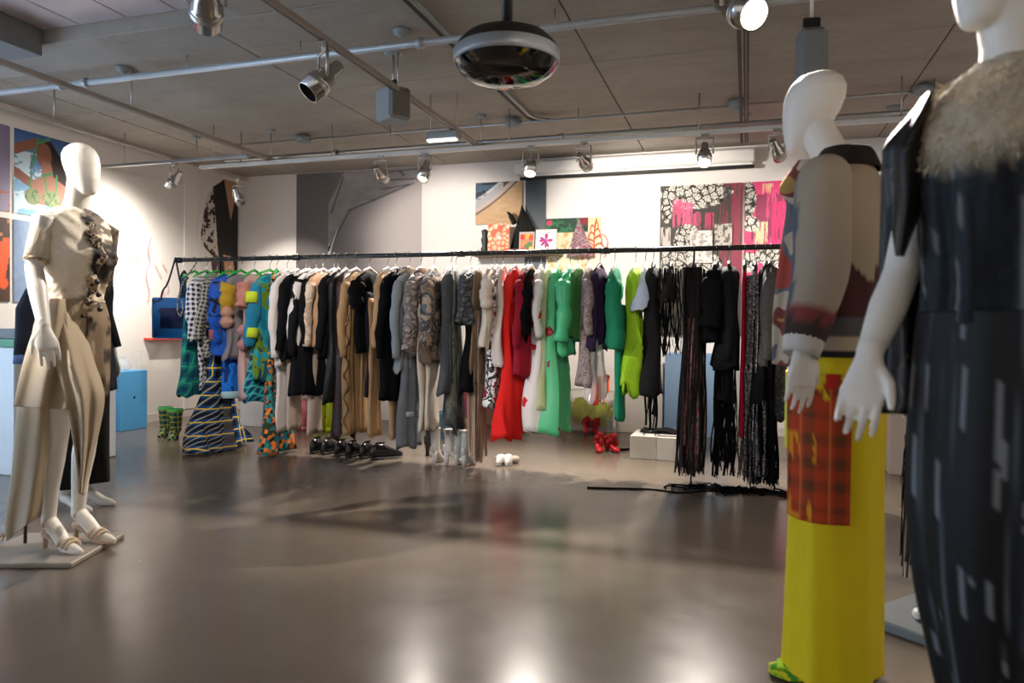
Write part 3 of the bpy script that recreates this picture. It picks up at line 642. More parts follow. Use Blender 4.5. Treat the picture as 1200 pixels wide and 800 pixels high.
def hanger(x, desc, col, rz=0.0, width=.19, drop=.10):
    matl = {'green': paint('#2fae4a', .45), 'white': paint('#ddd8d2', .4), 'wood': paint('#d9cfc3', .5), 'clear': glass('#ffffff', .05, .45), 'black': BLACK}[col]
    cw = {'green': 'green', 'white': 'white', 'wood': 'pale wooden', 'clear': 'clear plastic', 'black': 'black'}[col]
    o = MB().tube([(0, -width, -.165), (0, -width*.55, -.13), (0, 0, -drop), (0, width*.55, -.13), (0, width, -.165)], [.008, .012, .014, .012, .008], 8, .8).build('clothes_hanger', matl, loc=(x, YR, ZR))
    tag(o, f'{cw} hanger holding the {desc}', 'hanger', 'hangers on the long rail'); o.rotation_euler = (0, 0, rz)
    hk = [(0, 0, -drop), (0, .0, -.055), (0, .018, -.03), (0, .026, -.005), (0, .016, .02), (0, 0, .026), (0, -.018, .018), (0, -.026, -.002)]
    MB().tube(spline(hk, 18), .0028, 6).build('hook', CHROME, o)
    return o

def prof(kind):
    # t, half depth (along y), half thickness (along x)
    return {'jacket': [(0, .05, .03), (.05, .13, .045), (.12, .185, .055), (.3, .18, .055), (.65, .165, .05), (1, .18, .055)],
            'coat': [(0, .05, .03), (.04, .13, .045), (.08, .185, .055), (.25, .18, .055), (.5, .165, .05), (1, .2, .065)],
            'top': [(0, .06, .03), (.06, .13, .04), (.14, .17, .045), (.5, .15, .04), (1, .17, .045)],
            'slip': [(0, .03, .01), (.12, .09, .03), (.22, .13, .04), (.5, .12, .035), (1, .17, .05)],
            'dress': [(0, .05, .025), (.05, .13, .04), (.1, .16, .045), (.4, .125, .04), (.6, .15, .05), (1, .2, .06)],
            'gown': [(0, .04, .025), (.05, .12, .04), (.1, .14, .045), (.3, .115, .04), (.6, .16, .05), (1, .22, .075)],
            'trousers': [(0, .13, .018), (.05, .135, .03), (.3, .12, .03), (.7, .105, .027), (1, .10, .026)],
            'skirt': [(0, .13, .02), (.08, .135, .03), (.5, .17, .045), (1, .215, .06)],
            'flare': [(0, .12, .02), (.1, .13, .03), (.45, .13, .04), (.7, .2, .06), (1, .36, .11)],
            'strip': [(0, .03, .012), (.1, .05, .018), (.5, .06, .02), (1, .07, .022)],
            'cone': [(0, .01, .008), (.1, .04, .02), (.4, .1, .035), (.8, .15, .05), (1, .16, .05)],
            'vest': [(0, .07, .03), (.08, .14, .045), (.2, .16, .055), (.6, .16, .055), (1, .165, .055)],
            }[kind]
def body_mesh(kind, z0, z1, wd=1.0, wt=1.0, fold=.012, ff=26, seed=0, hem=0.0, n=44, rows=30, sway=0.0, puff=0):
    P = np.array(prof(kind)); R_ = np.random.RandomState(seed); ph = R_.rand(6)*6; T = np.linspace(0, 1, rows); G = []
    for t in T:
        hy = np.interp(t, P[:, 0], P[:, 1])*wd; hx = np.interp(t, P[:, 0], P[:, 2])*wt; th = np.arange(n)*2*PI/n
        cs, sn = np.cos(th), np.sin(th); y = hy*np.sign(sn)*np.abs(sn)**.85; x = hx*np.sign(cs)*np.abs(cs)**.7
        a = fold*(.25+.75*t)*(1 if kind != 'trousers' else .4)
        q_ = (ff*y+ph[0]+1.2*math.sin(2.5*t+ph[1]))/2; x = x+a*(1-2*np.abs(np.sin(q_))**.6)+a*.6*np.sin(ff*2.1*y+ph[2]+2*t)+a*.5*np.sin(9*t+ph[3])
        y = y*(1+.04*math.sin(7*t+ph[4]))+.012*np.sin(5*t*2+th+ph[5])*t+sway*t
        z = np.full(n, z0+(z1-z0)*t)+hem*t**4*(np.sin(th*3+ph[1])+.6*np.sin(th*7+ph[2]))
        if puff: x = x*(1+.35*abs(math.sin(PI*puff*t))); 
        G.append(np.stack([x, y, z], 1))
    return MB().grid(np.array(G), True, True)
def sleeve_mesh(side, z0, L, r=.052, y0=.17, kind='long', seed=0, puff=0, spread=.05, cuff=.036):
    R_ = np.random.RandomState(seed+(5 if side > 0 else 0)); dx = R_.uniform(-.02, .03); K = 16; P = []; Rr = []
    for t in np.linspace(0, 1, K):
        P.append((dx*t+.008*math.sin(7*t+seed), side*(y0-.025+spread*min(1, t*1.6)+.015*math.sin(3*t+seed)), z0-.02-L*t))
        q = r*(1-t)+cuff*t
        if puff: q *= 1+puff*math.sin(PI*min(1, t*1.02))**1.5
        Rr.append(q*(1+(.10*math.sin(17*t+seed*1.7)+.06*math.sin(31*t+seed))*(t > .15))*(.72 if t == 0 else 1))
    return MB().tube(P, Rr, 14, .82, up=(1, 0, 0))
def strands(n, z0, z1, hy, hx, width=.006, seed=0, curl=.012, floor=None, jag=.25, taper=1.0, cx=0., flat=True):
    R_ = np.random.RandomState(seed); b = MB()
    for i in range(n):
        y = R_.uniform(-hy, hy); x = cx+R_.uniform(-hx, hx); L = (z0-z1)*(1-jag*R_.rand()); a = R_.rand()*6; w = width*R_.uniform(.5, 1.4); K = 9; P = []
        ang = R_.rand()*PI
        for t in np.linspace(0, 1, K):
            f = 1+(taper-1)*t; P.append((x*f+curl*math.sin(5*t+a)*t, y*f+curl*math.sin(4*t+a*2)*t, z0-L*t))
        P = np.array(P); d = np.array([math.cos(ang), math.sin(ang), 0])*w/2; b.grid(np.stack([P-d, P+d], 1))
    return b
def tufts(o, n, L, mat, seed=0, w=.0016, down=.5, name='fur_tufts'):
    """short standing fibres scattered over a mesh, one joined part"""
    me = o.data; R_ = np.random.RandomState(seed); A = np.array([p.area for p in me.polygons]); ids = R_.choice(len(A), n, p=A/A.sum()); b = MB(); V = []; F = []
    for k, i in enumerate(ids):
        p = me.polygons[i]; vs = [np.array(me.vertices[j].co) for j in p.vertices]; wt = R_.dirichlet(np.ones(len(vs))); c = sum(v*q for v, q in zip(vs, wt)); d = np.array(p.normal)+R_.randn(3)*.35-[0, 0, down]; d /= np.linalg.norm(d)+1e-9
        sd = np.cross(d, R_.randn(3)); sd = sd/(np.linalg.norm(sd)+1e-9)*w; V += [c-sd, c+sd, c+d*L*R_.uniform(.5, 1.2)]; F.append((3*k, 3*k+1, 3*k+2))
    b.add(V, F); return stuff(b.build(name, mat, o))
def furry(n, L, mat, sleeves=True):
    def f(o, zb, hd):
        tufts(o, n, L, mat, GN[0])
        if sleeves:
            for c in [c for c in o.children if c.name.startswith('sleeve')]: tufts(c, n//3, L, mat, GN[0]+1, name='sleeve_tufts')
    return f
GN = [0]
def garment(name, desc, cat, px, ybot, kind, mat, hang='white', ztop=-.135, sl=None, slmat=None, slr=.052, puff=0, wd=1.0, wt=1.0, fold=.019, ff=26, hem=.016, rz=None,
            extra=None, own=True, hdref=.17, yref=360, sway=0, cuffmat=None, slcuff=.036, place='on the long rail'):
    """hangs one garment from the rail; px is where its near edge stands in the frame, ybot its hem"""
    GN[0] += 1; sd = GN[0]; hd = prof(kind)[2][1]*wd if kind not in ('strip', 'cone') else .08
    x = aty(px, yref, YR-hd)[0]; zb = max(.015+abs(hem), aty(px, ybot, YR-hd*.9)[2])-ZR
    if rz is None: rz = np.random.RandomState(sd).uniform(-.13, .13)
    bm = body_mesh(kind, ztop, zb, wd, wt, fold, ff, sd, hem, sway=sway)
    o = bm.build(name, mat, loc=(x, YR, ZR)); o.rotation_euler = (0, 0, rz); tag(o, desc[0].lower()+desc[1:]+' '+place if place else desc, cat, 'garments on the long rail')
    if sl:
        y0 = hd
        for s in (-1, 1):
            sm_ = sleeve_mesh(s, ztop-.07, sl, slr, y0, seed=sd, puff=puff, cuff=slcuff).build('sleeve', slmat or mat, o)
            if cuffmat:
                zc = ztop-.09-sl; MB().tube([(0.01, s*(y0+.025), zc+.05), (.01, s*(y0+.025), zc-.015)], [slcuff*1.12, slcuff*1.05], 14, .85, up=(1, 0, 0)).build('cuff', cuffmat, sm_)
    if own: hanger(x, desc, hang, rz, min(.19, hd*1.0))
    if extra: extra(o, zb, hd)
    return o
def fringe_part(n, z0, z1, mat, hy=.16, hx=.05, **k):
    def f(o, zb, hd): stuff(strands(n, z0 if z0 is not None else zb+.05, z1 if z1 is not None else zb, hy, hx, seed=GN[0], **k).build('fringe', mat, o))
    return f
def lapel(mat, z=-.13, L=.3):
    def f(o, zb, hd):
        for s in (-1, 1): MB().grid([[(.05+.004, s*.02, z+.03), (.05, s*.075, z+.005)], [(.062, s*.015, z-L*.5), (.06, s*.1, z-L*.4)], [(.062, s*.006, z-L), (.06, s*.012, z-L)]]).build('lapel', mat, o, solid=.006)
        for k in range(3): MB().lathe([(0, .004), (.011, .003), (.011, 0), (0, 0)], 10, Matrix.Translation((.064, .02, z-L-.04-.09*k)) @ Matrix.Rotation(PI/2, 4, 'Y')).build('button', paint('#2a2724', .3), o)
    return f
def collar(mat, r=.07, h=.05, z=-.135):
    def f(o, zb, hd): MB().lathe([(r*.8, z+.015), (r, z+h*.4), (r*1.1, z-h*.3), (r*.85, z-h)], 18, Matrix.Scale(.6, 4, (1, 0, 0))).build('collar', mat, o)
    return f
def both(*fs):
    def g(*a):
        for f in fs: f(*a)
    return g
blk = cloth('#0d0d0f', .85, spec=.1); blk2 = cloth('#121115', .8, spec=.1); navy = cloth('#141a28'); tan = cloth('#b9966f'); tan2 = cloth('#c3a184', scale=20); taupe = cloth('#a8978b'); offw = cloth('#cbc4c0')
cream = cloth('#d3c8b8'); sand = cloth('#bfae98')
gingham = plaid('#e8e6e8', '#10142a', '#d8d0d8', .045); gingham2 = plaid('#b9b3a6', '#15171c', '#8c8577', .035)
tealpl = plaid('#127f8e', '#0b3050', '#4fb5a8', .07); tealgrad = plaid('#1f8a86', '#0d4a63', '#37a98a', .14)
bluech = plaid('#0d4f8e', '#0a0d16', '#d9b93a', .12); multi = patches(['#17606c', '#151d1a', '#d9772e', '#1f7f7a', '#27331f', '#b5632a'], 34, cells=True)
bluefur = fur('#0a4fc8', '#0f78ee', '#081038'); pinkfur = fur('#f0927f', '#f7b49c'); yelfur = fur('#e8b21c', '#f4cf3a'); mesh_p = cloth('#c9a29c', alpha=.72, c2='#d9b2a6'); mesh_g = cloth('#8f8884', alpha=.7)

def straps(o, zb, hd):
    pass
# --- green hanger group, from the left
garment('sleeved_top', 'dusty blue top with long narrow arms', 'top', 208, 352, 'strip', cloth('#3a6f8f', c2='#123a58'), 'black', hdref=.08, rz=.3, sl=None)
garment('skirt', 'teal checked flared skirt', 'skirt', 214, 463, 'skirt', tealgrad, 'green', ztop=-.42, wd=.85, fold=.02, yref=430)
garment('shirt', 'black and white gingham shirt with balloon sleeves', 'shirt', 226, 392, 'jacket', gingham, 'green', sl=.5, puff=.55, slr=.06, wd=.9, extra=collar(gingham))
garment('trousers', 'gingham trousers under the gingham shirt', 'trousers', 231, 456, 'trousers', gingham, 'green', ztop=-.3, own=False, yref=420)
garment('shirt', 'small dark gingham shirt', 'shirt', 240, 420, 'jacket', gingham2, 'green', sl=.48, wd=.85, wt=.8)
def cuffs_orange(o, zb, hd):
    for s in (-1, 1): MB().tube([(0, s*(hd+.03), -.62), (0, s*(hd+.03), -.70)], [.055, .05], 14, .85, up=(1, 0, 0)).build('orange_cuff', fur('#ef5a1a', '#f4792f'), o)['label'] = 'bright orange knitted cuff'
garment('fur_jacket', 'electric blue fur jacket with black marks', 'jacket', 252, 415, 'jacket', bluefur, 'green', sl=.5, slr=.085, wt=2.1, wd=1.05, puff=.18, extra=both(cuffs_orange, furry(3000, .03, bluefur)))
garment('trousers', 'bright blue trousers with pale turned cuffs', 'trousers', 262, 466, 'trousers', patches(['#0d5fc0', '#1273d4', '#0a2c6e'], 6), 'green', ztop=-.35, own=False, yref=440, wt=1.7,
        extra=lambda o, zb, hd: MB().lathe([(.07, zb-.005), (.075, zb+.0), (.075, zb+.05), (.07, zb+.055)], 20, Matrix.Scale(1.55, 4, (0, 1, 0))).build('turned_cuff', cloth('#9fc0c8'), o))
garment('flared_trousers', 'wide flared trousers in blue, black and yellow checks', 'trousers', 243, 526, 'flare', bluech, 'green', ztop=-.5, own=False, wd=1.1, wt=1.5, fold=.035, ff=18, yref=430, hem=.01)
def puffs(mat, zs, r=.055):
    def f(o, zb, hd):
        for i, z in enumerate(zs):
            for s in (-1, 1):
                th = np.linspace(0, PI, 10); MB().lathe([(r*math.sin(a)*(1+.1*math.sin(5*a)), r*.95*math.cos(a)) for a in th], 16, Matrix.Translation((.015, s*(hd+.02), z))).build('puff', mat, o)
    return f
garment('dress', 'grey mesh dress with a yellow fluffy yoke', 'dress', 268, 420, 'dress', mesh_g, 'green', sl=.22, slmat=yelfur, slr=.075, slcuff=.07, puff=.15, extra=both(puffs(fur('#e6a48e', '#f0bfa2'), (-.47, -.55), .06), lambda o, zb, hd: [tufts(c, 900, .028, yelfur, 3, name='fur_tufts') for c in o.children if c.name.startswith('sleeve')]))
garment('dress', 'sheer pink mesh dress with a salmon fluffy top', 'dress', 284, 468, 'dress', mesh_p, 'green', sl=.2, slmat=pinkfur, slr=.075, slcuff=.06, fold=.02, extra=both(puffs(fur('#d8838a', '#e9a6a0'), (-.62, -.74), .05), lambda o, zb, hd: [tufts(c, 900, .028, pinkfur, 4, name='fur_tufts') for c in o.children if c.name.startswith('sleeve')]))
def limecuffs(o, zb, hd):
    for z, h in ((-.30, .09), (-.60, .08)):
        for s in (-1, 1): MB().tube([(.004, s*(hd+.035), z), (.004, s*(hd+.04), z-h)], [.052, .055], 16, .9, up=(1, 0, 0)).build('ribbed_band', cloth('#cfe03a', c2='#a9c024'), o)
garment('jumper', 'teal blue jumper with lime ribbed bands', 'jumper', 300, 445, 'jacket', patches(['#0f6f86', '#148a9c', '#5f7a1e', '#0c4358'], 6), 'green', sl=.53, slr=.055, puff=.25, slmat=fur('#0f86b0', '#1797bf'), slcuff=.05, extra=limecuffs)
garment('skirt', 'dark teal tartan skirt', 'skirt', 296, 470, 'skirt', tealpl, 'green', ztop=-.42, own=False, wd=.95, fold=.022, yref=440)
garment('patchwork_dress', 'floor length patchwork dress of orange and teal knit', 'dress', 317, 529, 'flare', multi, 'green', wd=.62, wt=.9, fold=.03, ff=20, hem=.008, yref=440)
# --- white hanger group
garment('shirt', 'long off-white shirt with lacing down the sleeve', 'shirt', 322, 430, 'jacket', offw, 'white', sl=.62, wd=.92, wt=.7)
garment('trousers', 'long off-white trousers reaching almost to the floor', 'trousers', 323, 505, 'trousers', offw, 'white', ztop=-.35, own=False, yref=450, wd=.9)
garment('blazer', 'black blazer with a white collar', 'blazer', 333, 421, 'jacket', blk, 'white', sl=.56, extra=both(collar(offw), lapel(blk2)))
garment('trousers', 'taupe trousers under the first black blazer', 'trousers', 337, 503, 'trousers', taupe, 'white', ztop=-.35, own=False, yref=460, wd=.8)
garment('coat', 'long black coat beside the white sleeve', 'coat', 344, 462, 'coat', blk2, 'white', sl=.6, wd=.95)
garment('shirt', 'white shirt with one long open sleeve', 'shirt', 349, 412, 'top', offw, 'white', sl=.54, wd=.95, wt=.7)
garment('blouse', 'black satin blouse, narrow and long', 'blouse', 357, 462, 'top', blk, 'white', sl=.5, wt=.8)
garment('blouse', 'peach coloured blouse with cord trim', 'blouse', 365, 404, 'top', cloth('#c49a7a'), 'white', sl=.52, slmat=patches(['#bda895', '#a8927f', '#c9b8a4'], 12))
garment('trousers', 'pinkish beige trousers hanging over the yellow boots', 'trousers', 361, 508, 'trousers', taupe, 'white', ztop=-.35, own=False, yref=460, wd=.85)
garment('blazer', 'short black blazer over black shorts', 'blazer', 377, 420, 'jacket', blk, 'white', sl=.55, extra=lapel(blk2))
garment('dress', 'black dress with a shiny rounded hem', 'dress', 384, 472, 'coat', cloth('#131416', .45), 'white', wd=.85, wt=.9)
garment('dress', 'dark brown sequinned long dress', 'dress', 395, 512, 'coat', patches(['#2c1c1a', '#3b2522', '#1d1312', '#54362e'], 60, .4), 'white', wd=.72, hem=.03)
garment('cardigan', 'long ribbed camel cardigan dress with ruffled edge', 'cardigan', 405, 508, 'coat', cloth('#b8966e', c2='#8f704d', scale=30), 'white', sl=.6, wd=.9, fold=.02, ff=50,
        extra=lambda o, zb, hd: MB().grid([[(.02+.02*math.sin(t*40), -hd-.01+dy*(1+.5*math.sin(t*57)), -.3+(zb+.3)*t) for dy in (-.02, .02)] for t in np.linspace(0, 1, 60)]).build('ruffle', cloth('#ad8c66'), o, solid=.003))
garment('t_shirt', 'black top with short wide sleeves', 'top', 419, 412, 'jacket', blk, 'white', sl=.22, slr=.075, slcuff=.065)
garment('trousers', 'navy trousers with a cropped leg', 'trousers', 428, 464, 'trousers', navy, 'white', ztop=-.3, own=False, yref=440, wd=1.1)
garment('trousers', 'long camel trousers in front of the grey photograph', 'trousers', 431, 511, 'trousers', tan, 'white', ztop=-.35, own=False, yref=470, wd=1.0)
garment('jacket', 'camel jacket with a long straight sleeve', 'jacket', 441, 400, 'jacket', tan, 'white', sl=.52, slr=.048)
garment('blazer', 'long black blazer beside the camel jacket', 'blazer', 451, 468, 'coat', blk, 'white', sl=.6, extra=lapel(blk2))
garment('trousers', 'narrow camel trousers under the long black blazer', 'trousers', 456, 514, 'trousers', tan, 'white', ztop=-.35, own=False, yref=470, wd=.8)
garment('denim_jacket', 'pale grey denim jacket with a fur collar', 'jacket', 467, 435, 'jacket', cloth('#7f8890', c2='#9aa0a4'), 'wood', sl=.6, extra=collar(fur('#a08c7d', '#c2b09d'), .085, .08))
garment('skirt', 'grey blue long skirt with a pale band', 'skirt', 473, 524, 'skirt', cloth('#5b6168', c2='#7d8187'), 'wood', ztop=-.45, own=False, wd=.75, yref=470,
        extra=lambda o, zb, hd: MB().lathe([(.05, zb+.24), (.055, zb+.25), (.055, zb+.27), (.05, zb+.28)], 20, Matrix.Scale(2.3, 4, (0, 1, 0))).build('pale_band', cloth('#aeb2b2'), o))
garment('bomber_jacket', 'quilted pearl grey bomber jacket', 'jacket', 481, 414, 'jacket', quilt('#7d716f', '#bdb0aa'), 'wood', sl=.54, slr=.068, slcuff=.055, wt=1.2, puff=.1, extra=collar(fur('#8b6f5f', '#a98c78'), .075, .06))
garment('trousers', 'cream wide trousers below the bomber jacket', 'trousers', 489, 505, 'trousers', cream, 'wood', ztop=-.4, own=False, yref=460, wd=1.25)
garment('camouflage_jacket', 'ruffled camouflage jacket in brown and grey', 'jacket', 497, 424, 'jacket', patches(['#6b5a4c', '#8d7a6a', '#3f3d3e', '#55606a', '#a3917f'], 9, detail=2), 'wood', sl=.5, slr=.07, slcuff=.06, wt=1.3, fold=.03, ff=40,
        extra=lambda o, zb, hd: [MB().lathe([(.055, z), (.075, z-.02), (.085, z-.055), (.07, z-.06)], 28, Matrix.Scale(2.3, 4, (0, 1, 0))).build('ruffle', patches(['#6b5a4c', '#8d7a6a', '#4a4745'], 12), o) for z in (-.18, -.3, -.42)])
garment('trousers', 'cream narrow trousers below the camouflage jacket', 'trousers', 499, 503, 'trousers', cream, 'wood', ztop=-.4, own=False, yref=460)
garment('dress', 'dark grey fringed dress with a white strap', 'dress', 519, 462, 'dress', cloth('#3b3d44', c2='#565a60'), 'clear', extra=both(fringe_part(60, -.55, None, cloth('#5a5e63'), .15, .05), lambda o, zb, hd: MB().tube(spline([(.03, -.05, -.09), (.05, -.07, -.2), (.055, -.03, -.27), (.05, .01, -.2)], 16), .006, 6).build('strap', WHITEP, o)))
garment('dress', 'long charcoal and olive dress with ragged hem', 'dress', 529, 500, 'gown', patches(['#2a2c31', '#45484b', '#5d6152', '#33343a'], 7, stretch=(1, 1, .3)), 'clear', wd=.6, hem=.05)
garment('vest', 'grey quilted sleeveless vest', 'vest', 542, 378, 'vest', quilt('#3d4043', '#6a6d70', 16), 'clear')
garment('dress', 'plain black dress below the quilted vest', 'dress', 546, 458, 'dress', blk, 'clear', ztop=-.35, own=False, wd=.8, yref=420)
kh = cloth('#8a755f', c2='#6a5a49')
garment('dress', 'narrow khaki dress trailing long beige ribbons to the floor', 'dress', 556, 450, 'strip', kh, 'clear', wd=1.6, wt=1.4, extra=fringe_part(46, -.45, -1.64, cloth('#b59c8a', c2='#8f7868'), .07, .04, width=.016, jag=.08))
garment('blouse', 'cream silk blouse with cap sleeves', 'blouse', 567, 408, 'top', cream, 'white', sl=.2, slr=.06, slcuff=.055, extra=lambda o, zb, hd: MB().grid([[(.02, -hd-.01, -.3), (.04, -hd+.06, -.3)], [(.02, -hd-.02, -.5), (.05, -hd+.05, -.52)], [(.02, -hd, -.62), (.03, -hd+.02, -.66)]]).build('sash', cream, o, solid=.004))
garment('dress', 'black and white floral dress with crimson side', 'dress', 575, 476, 'dress', patches(['#d9d4d0', '#18171a', '#6e6b6c', '#d9d4d0', '#7a1230'], 8, detail=2, dist=1.5), 'white', wd=.8)
garment('slip_dress', 'white satin slip with a brown patch', 'slip', 583, 428, 'slip', cloth('#cfc3bb', .45), 'white', extra=lambda o, zb, hd: MB().bbox((.03, -.1, -.29), (.05, -.03, -.22), .008).build('brown_patch', cloth('#5b2a22'), o))
garment('tulle_dress', 'bright red tulle dress, long and flaring', 'dress', 597, 513, 'gown', cloth('#f02a22', alpha=.93, c2='#d91c1c'), 'white', wd=.9, fold=.036, ff=40, hem=.03, wt=1.2)
garment('lace_glove', 'black lace sleeve over the red tulle', 'lace sleeve', 594, 412, 'strip', patches(['#121411', '#1f2a1c', '#0b0c0a'], 40), 'white', ztop=-.38, own=False, wt=1.6, yref=380, rz=0)
garment('coat', 'deep crimson coat with long sleeves', 'coat', 611, 440, 'coat', cloth('#a3122c', c2='#7e0e24'), 'white', sl=.5, slr=.062, wd=.9)
garment('jacket', 'small black jacket behind the crimson coat', 'jacket', 616, 400, 'jacket', blk, 'wood', sl=.4, wd=.8, wt=.6)
garment('gown', 'white gown printed with red poppies', 'gown', 629, 505, 'gown', spots('#d8d3d0', '#c8202a', 5.5, .22, core='#3a0d10', core_size=.07), 'clear', wd=.8, sl=.42, slr=.05, fold=.034, ff=34)
garment('gown', 'sheer cream gown with lime edging', 'gown', 637, 480, 'gown', cloth('#d9d8b4', alpha=.7, c2='#c6cf8a'), 'clear', wd=.7, fold=.02)
garment('gown', 'long emerald satin gown with dark red roses', 'gown', 648, 506, 'gown', spots('#4fae77', '#7c1626', 5, .2, .35, core='#c43a4a', core_size=.09), 'clear', wd=.8, fold=.034, wt=1.3)
garment('blouse', 'shiny mint green blouse with a wide sleeve', 'blouse', 661, 415, 'top', cloth('#57c98f', .25, c2='#3fae78'), 'clear', sl=.45, slr=.07, slcuff=.06, fold=.022, wd=1.05)
garment('blouse', 'olive green sheer blouse', 'blouse', 672, 395, 'top', cloth('#3f7a3a', alpha=.85), 'clear', wd=.8)
garment('lace_dress', 'mauve grey lace dress', 'dress', 684, 452, 'dress', patches(['#8d7d7c', '#a39391', '#6f5f60', '#9a8a88'], 30, alpha=.88), 'clear', sl=.4, slr=.05)
garment('dress', 'dark aubergine dress, short and plain', 'dress', 698, 410, 'dress', cloth('#2c1a3a'), 'black', wd=.9)
garment('apron', 'clear plastic apron with orange and pink scraps at the hem', 'apron', 696, 470, 'skirt', glass('#e8e6ea', .12, .4), 'clear', ztop=-.5, own=False, wd=.9, yref=430, fold=.025,
        extra=lambda o, zb, hd: [MB().bbox((-.02+.01*k, -.15+.08*k, zb-.03+.07*(k % 2)), (.03+.01*k, -.09+.08*k, zb+.13+.05*(k % 2)), .01).build('cloth_scrap', cloth(c), o) for k, c in enumerate(('#f04a2a', '#e8a39a', '#e9b8ae', '#ef6a4a'))])
garment('blouse', 'emerald green blouse with trailing sleeves', 'blouse', 715, 404, 'top', cloth('#1d8a63', c2='#146b4c'), 'clear', sl=.5, slr=.07, slcuff=.075, wd=1.05, fold=.026)
garment('trousers', 'emerald straight trousers under the emerald blouse', 'trousers', 724, 492, 'trousers', cloth('#17795a', c2='#1f8f6c'), 'clear', ztop=-.4, own=False, yref=460, wt=1.2)
garment('ruffled_dress', 'acid lime ruffled dress', 'dress', 741, 455, 'dress', cloth('#8fc41e', alpha=.95, c2='#a7d62e'), 'clear', wd=.85, fold=.035, ff=44, hem=.05, puff=3)
garment('shirt', 'small pale blue shirt', 'shirt', 754, 362, 'cone', cloth('#b9c6dc'), 'clear', wd=1.0, wt=1.4)
garment('dress', 'long plain black dress with trailing cords', 'dress', 763, 462, 'gown', cloth('#111114'), 'black', wd=.75, wt=1.2, extra=fringe_part(16, -.9, -1.33, blk, .1, .04, width=.014, jag=.3))
lace = patches(['#0e0d0d', '#1b1918', '#2a2625'], 50, alpha=.75)
def netting(n, z1, hy=.13, hx=.03, mat=None, width=.008, taper=1.0, z0=-.14, jag=.3, curl=.03): return fringe_part(n, z0, z1, mat or blk, hy, hx, width=width, taper=taper, jag=jag, curl=curl)
garment('lace_shawl', 'open black lace shawl with hanging threads', 'shawl', 784, 352, 'cone', lace, 'black', extra=netting(60, -.78, .11, .09, taper=1.25))
garment('fringe_dress', 'floor length dress of black, grey and rose yarn fringe', 'dress', 812, 430, 'strip', cloth('#2a2322', c2='#4b3a3a'), 'black', wd=1.5, wt=1.6, extra=both(netting(150, -1.62, .13, .06, cloth('#161314'), .012, 1.2, jag=.06), fringe_part(70, -.5, -1.6, patches(['#8a4a50', '#a9656a', '#5f5a60', '#3b3538'], 25), .12, .05, width=.014, taper=1.25, jag=.2), fringe_part(40, -.3, -1.62, cloth('#767274'), .12, .06, width=.006, jag=.1)))
garment('coat', 'black wool coat with wide elbow sleeve', 'coat', 838, 400, 'coat', blk, 'black', sl=.34, slr=.09, slcuff=.085, wd=.95, wt=1.2)
garment('jacket', 'black tailored jacket beside the crimson strip', 'jacket', 853, 432, 'coat', cloth('#0f0f10'), 'black', sl=.56, wt=1.3)
garment('fringe_skirt', 'black ribbon skirt with long loose loops', 'skirt', 850, 470, 'skirt', cloth('#151313'), 'black', ztop=-.6, own=False, wd=.7, yref=430, extra=netting(70, -1.62, .15, .06, None, .014, 1.1, -.8, .25))
garment('scarf', 'flat crimson strip of cloth hanging straight', 'scarf', 872, 512, 'strip', cloth('#c4103f', var=.06), 'black', wd=1.6, wt=.9, fold=.003, hem=.0)
garment('fringe_dress', 'speckled black and white yarn dress reaching the floor', 'dress', 884, 470, 'strip', patches(['#151314', '#c9c4c2', '#2b282a', '#77737a'], 45), 'black', wd=1.4, wt=1.2, extra=both(netting(110, -1.63, .12, .05, patches(['#1a1718', '#b9b5b8', '#232024', '#6a6a78'], 40), .012, 1.3, -.2, .05)))
garment('cardigan', 'grey melange cardigan with a limp sleeve', 'cardigan', 903, 428, 'jacket', cloth('#4c4948', c2='#6b6764', scale=40), 'black', sl=.55, wt=.9)
garment('fringe_dress', 'heavy black fringe dress spilling over the floor, nearest the patchwork jacket', 'dress', 897, 470, 'dress', cloth('#100f10'), 'black', wd=.9, extra=netting(150, -1.66, .15, .07, None, .012, 1.15, -.5, .05))
garment('sequin_dress', 'black sequin netting dress, last on the rail', 'dress', 915, 490, 'dress', patches(['#161415', '#2a2727', '#0c0b0c', '#4b4848'], 45, .5), 'black', wd=.8)
# yarn pile and stray thread on the floor
b = MB()
for k in range(60):
    x0 = random.uniform(-.35, .3); a = random.uniform(0, 6); L = random.uniform(.1, .35)
    P = [(x0+L*t*math.cos(a)+.03*math.sin(9*t+a), YR-.12+.1*random.uniform(-1, 1)*t+L*.35*t*math.sin(a), .006+.02*math.sin(PI*t)*random.random()) for t in np.linspace(0, 1, 7)]
    b.tube(P, .006, 5)
tag(stuff(b.build('yarn_pile', blk)), 'tangle of black yarn lying on the floor under the fringe dresses', 'yarn')
P0 = [atz(x, y, .006) for x, y in ((688, 571), (720, 572), (760, 573), (800, 577), (830, 575), (870, 577))]
tag(MB().tube(spline(P0, 40), .006, 6).build('thread', blk), 'single black thread stretched along the floor under the rail', 'thread')
